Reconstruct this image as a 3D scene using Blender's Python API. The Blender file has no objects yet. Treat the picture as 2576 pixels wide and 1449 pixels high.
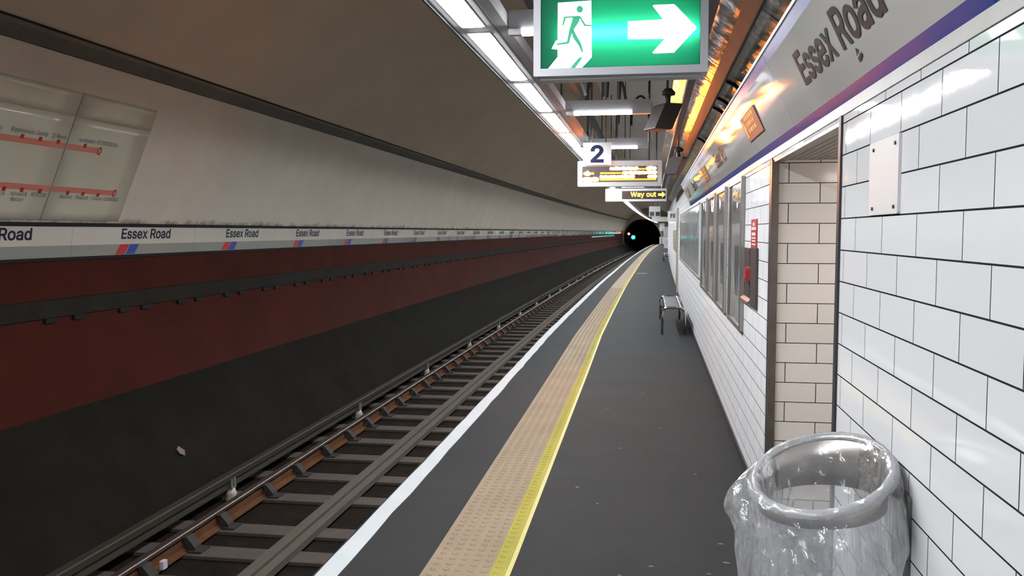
import bpy, bmesh, math, random
from mathutils import Vector, Matrix
from mathutils.geometry import delaunay_2d_cdt
random.seed(7)
S = bpy.context.scene
COL = S.collection
H = 1.55                      # eye height
Y0, Y1 = -7.0, 110.0          # station length

# ------------------------------------------------------------------ plan of the place
def off(y):                   # the station curves gently to the right
    return 2.0e-4 * (y - 12) ** 2 if y > 12 else 0.0
def lerp_tab(tab, y):
    if y <= tab[0][0]: return tab[0][1]
    for (a, u), (b, v) in zip(tab, tab[1:]):
        if y <= b: return u + (v - u) * (y - a) / (b - a)
    return tab[-1][1]
def edge_drift(y):            # platform edge is not perfectly straight
    return lerp_tab([(4, 0), (9.6, -.048), (13, -.085), (18, -.08), (26, -.07), (34, -.03), (60, 0)], y)
def wall_flare(y):
    return lerp_tab([(6, 0), (40, .119)], y)
WX = .634
def wall_x(y): return WX + wall_flare(y) + off(y)
CX, CZ, CR = -1.8, .95, 3.5
def circ_x(z): return CX - math.sqrt(CR * CR - (z - CZ) ** 2)
def circ_zr(x): return CZ + math.sqrt(CR * CR - (x - CX) ** 2)
def frange(a, b, step):
    n = max(1, int(round((b - a) / step)))
    return [a + (b - a) * i / n for i in range(n + 1)]

# ------------------------------------------------------------------ materials
def lin(c):
    def f(v):
        v /= 255.0
        return v / 12.92 if v <= .04045 else ((v + .055) / 1.055) ** 2.4
    return tuple(f(v) for v in c) + (1.0,)
def new_mat(name):
    m = bpy.data.materials.new(name); m.use_nodes = True
    nt = m.node_tree; b = nt.nodes['Principled BSDF']
    return m, nt, b
def mat(name, col, rough=.6, metal=0, spec=.5, var=None, bump=None, emit=None, coat=0, stretch=(1, 1, 1)):
    m, nt, b = new_mat(name)
    c = lin(col) if max(col) > 1.001 else tuple(col) + (1.0,)
    b.inputs['Base Color'].default_value = c
    b.inputs['Roughness'].default_value = rough
    b.inputs['Metallic'].default_value = metal
    b.inputs['Specular IOR Level'].default_value = spec
    b.inputs['Coat Weight'].default_value = coat
    tc = None
    def coords():
        g = nt.nodes.new('ShaderNodeNewGeometry')
        mp = nt.nodes.new('ShaderNodeMapping'); mp.inputs['Scale'].default_value = stretch
        nt.links.new(g.outputs['Position'], mp.inputs['Vector']); return mp.outputs['Vector']
    if var:
        tc = coords()
        n = nt.nodes.new('ShaderNodeTexNoise'); n.inputs['Scale'].default_value = var[0]; n.inputs['Detail'].default_value = 6
        n.inputs['Roughness'].default_value = .65
        nt.links.new(tc, n.inputs['Vector'])
        r = nt.nodes.new('ShaderNodeValToRGB')
        lo = tuple(v * (1 - var[1]) for v in c[:3]) + (1,); hi = tuple(min(1, v * (1 + var[1])) for v in c[:3]) + (1,)
        r.color_ramp.elements[0].color = lo; r.color_ramp.elements[1].color = hi
        r.color_ramp.elements[0].position = .3; r.color_ramp.elements[1].position = .7
        nt.links.new(n.outputs['Fac'], r.inputs['Fac']); nt.links.new(r.outputs['Color'], b.inputs['Base Color'])
    if bump:
        tc = tc or coords()
        n2 = nt.nodes.new('ShaderNodeTexNoise'); n2.inputs['Scale'].default_value = bump[0]; n2.inputs['Detail'].default_value = bump[2] if len(bump) > 2 else 4
        nt.links.new(tc, n2.inputs['Vector'])
        bp = nt.nodes.new('ShaderNodeBump'); bp.inputs['Strength'].default_value = 1.0; bp.inputs['Distance'].default_value = bump[1]
        nt.links.new(n2.outputs['Fac'], bp.inputs['Height']); nt.links.new(bp.outputs['Normal'], b.inputs['Normal'])
    if emit:
        b.inputs['Emission Color'].default_value = (lin(emit[0]) if max(emit[0]) > 1.001 else tuple(emit[0]) + (1,))
        b.inputs['Emission Strength'].default_value = emit[1]
    return m

def tile_mat(name, axis, u0, cols, mortar=(46, 46, 50), rough=.045, wave=.0006):
    """glossy white wall tiles laid half-bond with dark joints; axis = world axis running along the wall"""
    m, nt, b = new_mat(name)
    N = nt.nodes.new; L = nt.links.new
    g = N('ShaderNodeNewGeometry'); sp = N('ShaderNodeSeparateXYZ'); L(g.outputs['Position'], sp.inputs[0])
    su = N('ShaderNodeMath'); su.operation = 'SUBTRACT'; su.inputs[1].default_value = u0; L(sp.outputs[axis], su.inputs[0])
    sv = N('ShaderNodeMath'); sv.operation = 'SUBTRACT'; sv.inputs[1].default_value = H + .1492; L(sp.outputs['Z'], sv.inputs[0])
    cb = N('ShaderNodeCombineXYZ'); L(su.outputs[0], cb.inputs[0]); L(sv.outputs[0], cb.inputs[1])
    br = N('ShaderNodeTexBrick'); L(cb.outputs[0], br.inputs['Vector'])
    br.inputs['Scale'].default_value = 1; br.inputs['Brick Width'].default_value = .3165; br.inputs['Row Height'].default_value = .1053
    br.inputs['Mortar Size'].default_value = .0024; br.inputs['Mortar Smooth'].default_value = .15
    br.inputs['Color1'].default_value = lin(cols[0]); br.inputs['Color2'].default_value = lin(cols[1]); br.inputs['Mortar'].default_value = lin(mortar)
    br.offset = .5; br.offset_frequency = 2
    L(br.outputs['Color'], b.inputs['Base Color'])
    mr = N('ShaderNodeMapRange'); mr.inputs['To Min'].default_value = rough; mr.inputs['To Max'].default_value = .7
    L(br.outputs['Fac'], mr.inputs['Value']); L(mr.outputs['Result'], b.inputs['Roughness'])
    inv = N('ShaderNodeMath'); inv.operation = 'MULTIPLY_ADD'; inv.inputs[1].default_value = -.0012; inv.inputs[2].default_value = 0; L(br.outputs['Fac'], inv.inputs[0])
    ns = N('ShaderNodeTexNoise'); ns.inputs['Scale'].default_value = 5.0; ns.inputs['Detail'].default_value = 2; L(g.outputs['Position'], ns.inputs['Vector'])
    ad = N('ShaderNodeMath'); ad.operation = 'MULTIPLY_ADD'; ad.inputs[1].default_value = wave; L(ns.outputs['Fac'], ad.inputs[0]); L(inv.outputs[0], ad.inputs[2])
    # each tile sits at its own very slight tilt
    bv = N('ShaderNodeTexBrick'); L(cb.outputs[0], bv.inputs['Vector'])
    for k in ('Scale', 'Brick Width', 'Row Height', 'Mortar Size'): bv.inputs[k].default_value = br.inputs[k].default_value
    bv.inputs['Color1'].default_value = (0, 0, 0, 1); bv.inputs['Color2'].default_value = (1, 1, 1, 1); bv.offset = .5; bv.offset_frequency = 2
    sepc = N('ShaderNodeSeparateColor'); L(bv.outputs['Color'], sepc.inputs[0])
    cen = N('ShaderNodeMath'); cen.operation = 'SUBTRACT'; cen.inputs[1].default_value = .5; L(sepc.outputs[0], cen.inputs[0])
    tl = N('ShaderNodeMath'); tl.operation = 'MULTIPLY'; L(cen.outputs[0], tl.inputs[0]); L(sv.outputs[0], tl.inputs[1])
    ad2 = N('ShaderNodeMath'); ad2.operation = 'MULTIPLY_ADD'; ad2.inputs[1].default_value = .012; L(tl.outputs[0], ad2.inputs[0]); L(ad.outputs[0], ad2.inputs[2])
    mp = N('ShaderNodeMapping'); mp.inputs['Scale'].default_value = (45, 45, 3); L(g.outputs['Position'], mp.inputs['Vector'])
    nr = N('ShaderNodeTexNoise'); nr.inputs['Scale'].default_value = 1.0; nr.inputs['Detail'].default_value = 1; L(mp.outputs[0], nr.inputs['Vector'])
    ad3 = N('ShaderNodeMath'); ad3.operation = 'MULTIPLY_ADD'; ad3.inputs[1].default_value = .00009; L(nr.outputs['Fac'], ad3.inputs[0]); L(ad2.outputs[0], ad3.inputs[2]); ad2 = ad3
    bp = N('ShaderNodeBump'); bp.inputs['Strength'].default_value = 1; bp.inputs['Distance'].default_value = 1
    L(ad2.outputs[0], bp.inputs['Height']); L(bp.outputs['Normal'], b.inputs['Normal'])
    # glazed: diffuse body under a glossy glaze whose mirror share is limited
    out = nt.nodes['Material Output']; nt.nodes.remove(b)
    df = N('ShaderNodeBsdfDiffuse'); L(br.outputs['Color'], df.inputs['Color'])
    gl = N('ShaderNodeBsdfGlossy'); L(mr.outputs['Result'], gl.inputs['Roughness']); L(bp.outputs['Normal'], gl.inputs['Normal'])
    fr = N('ShaderNodeFresnel'); fr.inputs['IOR'].default_value = 1.45
    cl = N('ShaderNodeMath'); cl.operation = 'MINIMUM'; cl.inputs[1].default_value = .26; L(fr.outputs[0], cl.inputs[0])
    nj = N('ShaderNodeMath'); nj.operation = 'MULTIPLY_ADD'; nj.inputs[1].default_value = -1; nj.inputs[2].default_value = 1; L(br.outputs['Fac'], nj.inputs[0])
    ml = N('ShaderNodeMath'); ml.operation = 'MULTIPLY'; L(cl.outputs[0], ml.inputs[0]); L(nj.outputs[0], ml.inputs[1])
    mx = N('ShaderNodeMixShader'); L(ml.outputs[0], mx.inputs[0]); L(df.outputs[0], mx.inputs[1]); L(gl.outputs[0], mx.inputs[2])
    L(mx.outputs[0], out.inputs['Surface'])
    return m

def film_mat(name, milk=.21):
    """clear thin plastic"""
    m, nt, b = new_mat(name); N = nt.nodes.new; L = nt.links.new
    out = nt.nodes['Material Output']; nt.nodes.remove(b)
    tr = N('ShaderNodeBsdfTransparent'); tr.inputs['Color'].default_value = (.965, .97, .975, 1)
    g = N('ShaderNodeNewGeometry'); ns = N('ShaderNodeTexNoise'); ns.inputs['Scale'].default_value = 26; ns.inputs['Detail'].default_value = 3; L(g.outputs['Position'], ns.inputs['Vector'])
    vo = N('ShaderNodeTexVoronoi'); vo.inputs['Scale'].default_value = 22; L(g.outputs['Position'], vo.inputs['Vector'])
    sm = N('ShaderNodeMath'); sm.operation = 'MULTIPLY_ADD'; sm.inputs[1].default_value = .5; L(ns.outputs['Fac'], sm.inputs[0]); L(vo.outputs['Distance'], sm.inputs[2])
    bp = N('ShaderNodeBump'); bp.inputs['Distance'].default_value = .020; L(sm.outputs[0], bp.inputs['Height'])
    gl = N('ShaderNodeBsdfGlossy'); L(bp.outputs[0], gl.inputs['Normal']); gl.inputs['Roughness'].default_value = .16; gl.inputs['Color'].default_value = (1, 1, 1, 1)
    df = N('ShaderNodeBsdfDiffuse'); df.inputs['Color'].default_value = (.85, .87, .9, 1)
    tl = N('ShaderNodeBsdfTranslucent'); tl.inputs['Color'].default_value = (.85, .87, .9, 1)
    mx0 = N('ShaderNodeMixShader'); mx0.inputs[0].default_value = .5; L(df.outputs[0], mx0.inputs[1]); L(tl.outputs[0], mx0.inputs[2])
    mx1 = N('ShaderNodeMixShader'); mx1.inputs[0].default_value = milk; L(tr.outputs[0], mx1.inputs[1]); L(mx0.outputs[0], mx1.inputs[2])
    fr = N('ShaderNodeFresnel'); fr.inputs['IOR'].default_value = 1.5
    ml = N('ShaderNodeMath'); ml.operation = 'MULTIPLY_ADD'; ml.inputs[1].default_value = .55; ml.inputs[2].default_value = .03; ml.use_clamp = True
    L(fr.outputs[0], ml.inputs[0])
    mx2 = N('ShaderNodeMixShader'); L(ml.outputs[0], mx2.inputs[0]); L(mx1.outputs[0], mx2.inputs[1]); L(gl.outputs[0], mx2.inputs[2])
    L(mx2.outputs[0], out.inputs['Surface'])
    return m
def glaze_mat(name, refl=.30):
    m, nt, b = new_mat(name); N = nt.nodes.new; L = nt.links.new
    out = nt.nodes['Material Output']; nt.nodes.remove(b)
    tr = N('ShaderNodeBsdfTransparent'); tr.inputs['Color'].default_value = (.93, .94, .94, 1)
    gl = N('ShaderNodeBsdfGlossy'); gl.inputs['Roughness'].default_value = .04
    g = N('ShaderNodeNewGeometry'); ns = N('ShaderNodeTexNoise'); ns.inputs['Scale'].default_value = 3; L(g.outputs['Position'], ns.inputs['Vector'])
    bp = N('ShaderNodeBump'); bp.inputs['Distance'].default_value = .012; L(ns.outputs['Fac'], bp.inputs['Height']); L(bp.outputs[0], gl.inputs['Normal'])
    fr = N('ShaderNodeFresnel'); fr.inputs['IOR'].default_value = 1.5
    cl = N('ShaderNodeMath'); cl.operation = 'MINIMUM'; cl.inputs[1].default_value = refl; L(fr.outputs[0], cl.inputs[0])
    mx = N('ShaderNodeMixShader'); L(cl.outputs[0], mx.inputs[0]); L(tr.outputs[0], mx.inputs[1]); L(gl.outputs[0], mx.inputs[2])
    L(mx.outputs[0], out.inputs['Surface']); return m
def translucent_mat(name, col):
    m, nt, b = new_mat(name); N = nt.nodes.new; L = nt.links.new
    out = nt.nodes['Material Output']; nt.nodes.remove(b)
    t = N('ShaderNodeBsdfTranslucent'); t.inputs['Color'].default_value = tuple(col) + (1,)
    d = N('ShaderNodeBsdfDiffuse'); d.inputs['Color'].default_value = tuple(v * .5 for v in col) + (1,)
    mx = N('ShaderNodeMixShader'); mx.inputs[0].default_value = .3; L(t.outputs[0], mx.inputs[1]); L(d.outputs[0], mx.inputs[2])
    L(mx.outputs[0], out.inputs['Surface']); return m

M = {}
M['tile'] = tile_mat('white_tile', 'Y', 2.228 + .15825, ((236, 236, 237), (241, 241, 242)))
M['tile_reveal'] = tile_mat('cream_tile', 'X', .716, ((214, 207, 200), (220, 213, 206)), rough=.16)
M['plaster'] = mat('white_plaster', (208, 200, 186), .75, var=(1.3, .06), bump=(3, .01))
M['vault'] = mat('vault_paint', (200, 184, 164), .8, var=(.7, .06), bump=(2, .01))
M['vault_brightened'] = mat('brightened_vault_paint', (226, 222, 216), .8, var=(.9, .07), bump=(2, .01))  # lighter than the other vault paint, standing in for lamp light there
M['red'] = mat('oxide_red_panel', (66, 26, 17), .8, spec=.1, var=(1.1, .22), bump=(14, .002))
M['ledge'] = mat('grimy_ledge', (40, 38, 33), .8, spec=.1, var=(3, .2))
M['black'] = mat('black_gap_and_shade', (14, 14, 15), .9)  # black for open gaps and for the painted shadow below the name band
M['bank'] = mat('sooty_concrete', (31, 29, 25), .9, spec=.08, var=(1.6, .25), bump=(9, .012, 8))
M['bed'] = mat('track_bed_concrete', (36, 31, 27), .9, spec=.05, var=(5, .35), bump=(30, .012, 8))
M['sleeper'] = mat('dusty_sleeper', (78, 70, 63), .9, var=(7, .15), bump=(25, .003))
M['timber'] = mat('dusty_timber', (88, 80, 72), .9, var=(4, .12), stretch=(6, .6, 6))
M['chair'] = mat('cast_iron_chair', (46, 43, 40), .8, var=(12, .3))
M['railtop'] = mat('polished_rail_head', (150, 140, 132), .28, metal=.9, var=(6, .15), stretch=(6, .3, 6))
M['rust'] = mat('orange_rust', (100, 68, 46), .85, spec=.1, var=(5, .3))
M['railweb'] = mat('brown_rail', (64, 50, 42), .7, var=(6, .25))
M['conductor'] = mat('conductor_steel', (62, 59, 51), .55, metal=.3, var=(5, .15))
M['porcelain'] = mat('dusty_porcelain', (190, 180, 165), .4, var=(20, .25))
M['clip'] = mat('dusty_clip', (120, 116, 108), .6)
M['cornice'] = mat('grey_cornice', (98, 95, 88), .7, var=(2, .12))
M['white_enamel'] = mat('white_enamel', (205, 202, 192), .11, bump=(1.1, .050, 1), var=(2, .03), stretch=(1, .55, 1))
M['grey_enamel'] = mat('grey_enamel', (150, 151, 146), .13, bump=(1.1, .050, 1), stretch=(1, .55, 1))
M['map_enamel'] = mat('map_enamel', (206, 203, 184), .10, bump=(1.6, .02, 1), var=(1.3, .04), stretch=(1, 1, .6))
M['ink'] = mat('navy_ink', (36, 38, 66), .6, spec=.12)
M['ink_dark'] = mat('dark_ink', (66, 58, 60), .6, spec=.1)
M['ink_grey'] = mat('faint_ink', (110, 116, 124), .5)
M['flash_red'] = mat('flash_red', (196, 40, 52), .35)
M['flash_blue'] = mat('flash_blue', (38, 74, 168), .35)
M['map_red'] = mat('map_line_red', (206, 128, 110), .4)
M['map_tick'] = mat('map_tick_red', (170, 42, 38), .4)
M['asphalt'] = mat('asphalt', (46, 46, 46), .8, spec=.1, var=(2.2, .10), bump=(60, .0015, 8))
M['skirt'] = mat('dark_skirting', (40, 39, 40), .7, var=(8, .2))
M['line_white'] = mat('white_line_paint', (176, 180, 181), .7, spec=.15, var=(6, .04), bump=(18, .003))
M['fascia'] = mat('white_fascia', (198, 195, 191), .05, spec=.22, bump=(1.3, .0007, 1), var=(1.5, .02))
M['blue'] = mat('blue_band', (50, 70, 138), .3, spec=.06)
M['metal_trim'] = mat('bright_metal_trim', (150, 148, 150), .36, metal=1, bump=(9, .003))
M['steel_edge'] = mat('dull_steel_edge', (120, 114, 108), .32, metal=.9, var=(8, .2))
M['dark_edge'] = mat('dark_steel_edge', (58, 58, 62), .45, spec=.3)
M['ledge_white'] = mat('white_ledge', (200, 197, 194), .4, spec=.15, var=(7, .06))
M['brown_metal'] = mat('brown_sign_face', (134, 106, 94), .5, spec=.12)
M['gold'] = mat('gold_print', (214, 170, 98), .45, spec=.3)
M['chrome'] = mat('chrome', (205, 204, 204), .12, metal=1)
M['seat_grey'] = mat('perforated_seat', (104, 106, 110), .4, metal=.5)
M['bin_steel'] = mat('brushed_bin_steel', (205, 196, 188), .34, metal=1, var=(6, .12), bump=(14, .002))
M['film'] = film_mat('clear_plastic_film')
M['film_milky'] = film_mat('gathered_plastic_film', .55)
M['housing'] = mat('grey_white_housing', (166, 166, 168), .7, spec=.15)
M['housing_dark'] = mat('grey_housing', (216, 218, 222), .7, spec=.15)
M['tube_glow'] = mat('tube_diffuser', (200, 204, 210), .6, emit=((.93, .96, 1.0), 58))
M['bar_glow'] = mat('bar_diffuser', (240, 244, 250), .4, emit=((.95, .96, 1.0), 46))
M['strut'] = mat('dark_strut', (84, 88, 95), .6)
M['cable'] = mat('black_cable', (34, 32, 34), .6)
M['tray'] = mat('dark_brown_tray', (70, 58, 54), .45, metal=.4, var=(4, .2))
M['galv'] = mat('galvanised', (120, 122, 122), .35, metal=.8, var=(9, .1))
M['soffit'] = mat('glossy_soffit_sheet', (186, 182, 178), .27, metal=.75, bump=(4, .020, 3), var=(3, .08), stretch=(1.4, 1.1, 1.4))
M['sign_box'] = mat('sign_box_grey', (190, 191, 195), .35)
M['green_panel'] = translucent_mat('green_translucent', (.09, .43, .29))
M['white_picto'] = mat('white_picto', (250, 252, 250), .4, emit=((.94, 1.0, .97), 1.15))
M['green_picto'] = mat('green_picto', (30, 130, 90), .4, emit=((.03, .40, .22), .55))
M['liner_dark'] = mat('glow_shaping_liner', (52, 54, 56), .8)  # dark lining added inside the exit sign to shape its glow
M['sign_tube'] = mat('sign_tube', (255, 255, 255), .4, emit=((.95, 1, .98), 300))
M['plate'] = mat('white_plate', (216, 214, 214), .5, bump=(2, .01, 1))
M['panel_dark'] = mat('dark_display', (52, 26, 18), .35)
M['amber'] = mat('amber_led', (255, 180, 40), .4, emit=((1.0, .38, .035), 58))
M['amber_soft'] = mat('amber_led_soft', (255, 200, 60), .4, emit=((1.0, .62, .06), 2.6))
M['amber_dim'] = mat('amber_led_dim', (200, 140, 20), .4, emit=((1.0, .42, .03), .8))
M['gum'] = mat('flattened_gum', (84, 82, 78), .8)
M['red_plastic'] = mat('red_plastic', (158, 52, 52), .5, spec=.3)
M['red_sign'] = mat('red_sign_face', (170, 50, 52), .5, spec=.3)
M['white_print'] = mat('white_print', (225, 215, 212), .5)
M['tray_brown'] = mat('brown_tray', (120, 104, 98), .4)
M['holder'] = mat('dark_holder', (72, 62, 64), .4)
M['poster'] = mat('pale_poster', (218, 218, 218), .5, var=(2.2, .10), stretch=(1, 1.6, .5))
M['poster_grey'] = mat('grey_poster_print', (140, 141, 146), .5)
M['glaze'] = glaze_mat('acrylic_glazing')
M['glaze_strong'] = glaze_mat('glossy_acrylic_glazing', .36)
M['silver'] = mat('silver_frame', (168, 164, 160), .3, metal=.8)
M['speaker'] = mat('brown_black_speaker', (62, 50, 48), .5)
M['screen'] = mat('dark_screen', (22, 20, 22), .15)
M['white_box'] = mat('white_box', (214, 214, 214), .4)
M['notice'] = mat('olive_notice', (142, 140, 126), .5)
M['beige_post'] = mat('beige_post', (176, 162, 142), .4)
M['sig_red'] = mat('signal_red', (255, 80, 50), .4, emit=((1, .2, .1), 5))
M['sig_green'] = mat('signal_green', (20, 255, 230), .4, emit=((.03, .95, .88), 5))
M['tunnel'] = mat('tunnel_iron', (120, 108, 104), .8, var=(2, .2))
M['paper'] = mat('litter_paper', (200, 190, 195), .7)
M['paper_dim'] = mat('grimy_paper', (126, 112, 112), .8)
M['foil_gold'] = mat('gold_wrapper', (190, 140, 70), .35, metal=.5, bump=(60, .01))
M['rib_soffit'] = mat('ribbed_soffit', (176, 168, 160), .5)
M['added_passage_lamp'] = mat('added_passage_glow', (255, 250, 245), .4, emit=((1, .94, .89), 30))  # glow of the lamp added to brighten the passage tiles

# tactile strip: beige / yellow rubber with fine ribs running along the platform
def ribbed(name, col, rough):
    m, nt, b = new_mat(name); N = nt.nodes.new; L = nt.links.new
    b.inputs['Roughness'].default_value = rough; b.inputs['Specular IOR Level'].default_value = .12
    g = N('ShaderNodeNewGeometry')
    w = N('ShaderNodeTexWave'); w.wave_type = 'BANDS'; w.bands_direction = 'X'; w.inputs['Scale'].default_value = 30; w.inputs['Distortion'].default_value = 0
    L(g.outputs['Position'], w.inputs['Vector'])
    bp = N('ShaderNodeBump'); bp.inputs['Distance'].default_value = .0022; L(w.outputs['Fac'], bp.inputs['Height']); L(bp.outputs[0], b.inputs['Normal'])
    n = N('ShaderNodeTexNoise'); n.inputs['Scale'].default_value = 2.2; n.inputs['Detail'].default_value = 5; L(g.outputs['Position'], n.inputs['Vector'])
    c = lin(col); r = N('ShaderNodeValToRGB')
    r.color_ramp.elements[0].position = .35; r.color_ramp.elements[1].position = .65
    r.color_ramp.elements[0].color = tuple(v * .92 for v in c[:3]) + (1,); r.color_ramp.elements[1].color = tuple(v * 1.06 for v in c[:3]) + (1,)
    L(n.outputs['Fac'], r.inputs[0]); L(r.outputs[0], b.inputs['Base Color'])
    return m
M['beige'] = ribbed('beige_tactile', (138, 122, 101), .6)
M['yellow'] = ribbed('yellow_tactile', (152, 142, 62), .6)
M['yellow_edge'] = mat('pale_yellow_edge', (168, 160, 86), .6)

def add_dirt(m, zlo, zhi):
    nt = m.node_tree; N = nt.nodes.new; L = nt.links.new; b = nt.nodes['Principled BSDF']
    src = b.inputs['Base Color'].links[0].from_socket
    g = N('ShaderNodeNewGeometry'); sp = N('ShaderNodeSeparateXYZ'); L(g.outputs['Position'], sp.inputs[0])
    mr = N('ShaderNodeMapRange'); mr.inputs['From Min'].default_value = zlo; mr.inputs['From Max'].default_value = zhi; mr.inputs['To Min'].default_value = .62; mr.inputs['To Max'].default_value = 0
    L(sp.outputs['Z'], mr.inputs['Value'])
    n = N('ShaderNodeTexNoise'); n.inputs['Scale'].default_value = 4.5; n.inputs['Detail'].default_value = 8; n.inputs['Roughness'].default_value = .7; L(g.outputs['Position'], n.inputs['Vector'])
    ad = N('ShaderNodeMath'); ad.operation = 'ADD'; L(mr.outputs[0], ad.inputs[0]); L(n.outputs['Fac'], ad.inputs[1])
    th = N('ShaderNodeMapRange'); th.inputs['From Min'].default_value = .88; th.inputs['From Max'].default_value = 1.12; th.inputs['To Max'].default_value = .75; L(ad.outputs[0], th.inputs['Value'])
    mx = N('ShaderNodeMixRGB'); L(th.outputs[0], mx.inputs[0]); L(src, mx.inputs[1]); mx.inputs[2].default_value = lin((58, 56, 50)); L(mx.outputs[0], b.inputs['Base Color'])
add_dirt(M['plaster'], 1.61, 1.78)

# ------------------------------------------------------------------ mesh builder
class MB:
    def __init__(s): s.v = []; s.f = []; s.smooth = []
    def add(s, vs, fs, smooth=False):
        n = len(s.v); s.v += [tuple(p) for p in vs]
        for f in fs: s.f.append(tuple(i + n for i in f)); s.smooth.append(smooth)
        return s
    def box(s, x0, x1, y0, y1, z0, z1):
        v = [(x, y, z) for x in (x0, x1) for y in (y0, y1) for z in (z0, z1)]
        return s.add(v, [(0, 1, 3, 2), (4, 6, 7, 5), (0, 4, 5, 1), (2, 3, 7, 6), (0, 2, 6, 4), (1, 5, 7, 3)])
    def bevel_box(s, x0, x1, y0, y1, z0, z1, r=.008, axis='y'):
        """box with rounded edges along one axis"""
        if axis == 'y': a0, a1, b0, b1, c0, c1 = x0, x1, z0, z1, y0, y1
        elif axis == 'x': a0, a1, b0, b1, c0, c1 = y0, y1, z0, z1, x0, x1
        else: a0, a1, b0, b1, c0, c1 = x0, x1, y0, y1, z0, z1
        r = min(r, (a1 - a0) / 2.1, (b1 - b0) / 2.1)
        ring = []
        for (ca, cb, st) in ((a1 - r, b1 - r, 0), (a0 + r, b1 - r, 1), (a0 + r, b0 + r, 2), (a1 - r, b0 + r, 3)):
            for k in range(4):
                t = (st + k / 3) * math.pi / 2; ring.append((ca + r * math.cos(t), cb + r * math.sin(t)))
        n = len(ring); vs = []
        for c in (c0, c1):
            for a, b in ring:
                vs.append((a, c, b) if axis == 'y' else (c, a, b) if axis == 'x' else (a, b, c))
        fs = [(i, (i + 1) % n, (i + 1) % n + n, i + n) for i in range(n)] + [tuple(range(n)), tuple(range(n, 2 * n))]
        return s.add(vs, fs)
    def sweep(s, prof, ys, closed=False, shift=None, caps=True, smooth=False):
        n = len(prof); vs = []
        for y in ys:
            d = off(y) + (shift(y) if shift else 0)
            vs += [(x + d, y, z) for x, z in prof]
        m = n if closed else n - 1
        fs = [(j * n + i, j * n + (i + 1) % n, (j + 1) * n + (i + 1) % n, (j + 1) * n + i) for j in range(len(ys) - 1) for i in range(m)]
        if closed and caps: fs += [tuple(range(n)), tuple(range((len(ys) - 1) * n, len(ys) * n))]
        return s.add(vs, fs, smooth)
    def rect_sweep(s, x0, x1, z0, z1, ys, shift=None):
        return s.sweep([(x0, z0), (x1, z0), (x1, z1), (x0, z1)], ys, True, shift)
    def tube(s, pts, r, n=10, caps=True):
        pts = [Vector(p) for p in pts]; vs = []; up = Vector((0, 0, 1)); prev = None
        rs = r if isinstance(r, (list, tuple)) else [r] * len(pts)
        for i, p in enumerate(pts):
            t = (pts[min(i + 1, len(pts) - 1)] - pts[max(i - 1, 0)]).normalized()
            if prev is None:
                a = t.cross(up)
                if a.length < 1e-3: a = t.cross(Vector((1, 0, 0)))
                a.normalize()
            else:
                a = (prev - t * prev.dot(t)).normalized()
            prev = a; b = t.cross(a)
            vs += [p + (a * math.cos(2 * math.pi * k / n) + b * math.sin(2 * math.pi * k / n)) * rs[i] for k in range(n)]
        fs = [(j * n + k, j * n + (k + 1) % n, (j + 1) * n + (k + 1) % n, (j + 1) * n + k) for j in range(len(pts) - 1) for k in range(n)]
        s.add(vs, fs, True)
        if caps:
            o = len(s.v) - len(vs)
            s.f.append(tuple(o + k for k in range(n))); s.smooth.append(False)
            s.f.append(tuple(o + (len(pts) - 1) * n + k for k in range(n))); s.smooth.append(False)
        return s
    def lathe(s, prof, c=(0, 0, 0), n=20):
        vs = [(c[0] + r * math.cos(2 * math.pi * k / n), c[1] + r * math.sin(2 * math.pi * k / n), c[2] + z) for r, z in prof for k in range(n)]
        fs = [(j * n + k, j * n + (k + 1) % n, (j + 1) * n + (k + 1) % n, (j + 1) * n + k) for j in range(len(prof) - 1) for k in range(n)]
        return s.add(vs, fs, True)
    def poly(s, pts2, to3, t=.001):
        """flat shape with a little thickness; to3(u, v, w) -> world"""
        n = len(pts2); vs = [to3(u, v, 0) for u, v in pts2] + [to3(u, v, t) for u, v in pts2]
        return s.add(vs, [tuple(range(n)), tuple(range(n, 2 * n))] + [(i, (i + 1) % n, (i + 1) % n + n, i + n) for i in range(n)])
    def mesh(s, name):
        me = bpy.data.meshes.new(name); me.from_pydata(s.v, [], s.f)
        for p, sm in zip(me.polygons, s.smooth): p.use_smooth = sm
        bm = bmesh.new(); bm.from_mesh(me); bmesh.ops.recalc_face_normals(bm, faces=bm.faces); bm.to_mesh(me); bm.free()
        me.update(); return me
    def build(s, name, m, parent=None, loc=None):
        o = bpy.data.objects.new(name, s.mesh(name)); COL.objects.link(o)
        o.data.materials.append(M[m] if isinstance(m, str) else m)
        if parent: o.parent = parent
        if loc: o.location = loc
        return o
def tag(o, label, cat, group=None, kind=None):
    o['label'] = label; o['category'] = cat
    if group: o['group'] = group
    if kind: o['kind'] = kind
    return o
def thing(name, label, cat, loc=(0, 0, 0), group=None, rotz=0):
    o = bpy.data.objects.new(name, None); COL.objects.link(o); o.location = loc; o.rotation_euler = (0, 0, rotz)
    o.empty_display_size = .1
    return tag(o, label, cat, group)
def struct(o): o['kind'] = 'structure'; return o
def dup(root, loc, label, group=None):
    r = root.copy(); COL.objects.link(r); r.location = loc; r['label'] = label
    if group: r['group'] = group
    for ch in list(root.children):
        c = ch.copy(); COL.objects.link(c); c.parent = r
        for g in ch.children:
            d = g.copy(); COL.objects.link(d); d.parent = c
    return r
ONES = 'zeroth first second third fourth fifth sixth seventh eighth ninth tenth eleventh twelfth thirteenth fourteenth fifteenth sixteenth seventeenth eighteenth nineteenth'.split()
TENS = {20: 'twent', 30: 'thirt', 40: 'fort', 50: 'fift', 60: 'sixt', 70: 'sevent', 80: 'eight', 90: 'ninet'}
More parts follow.
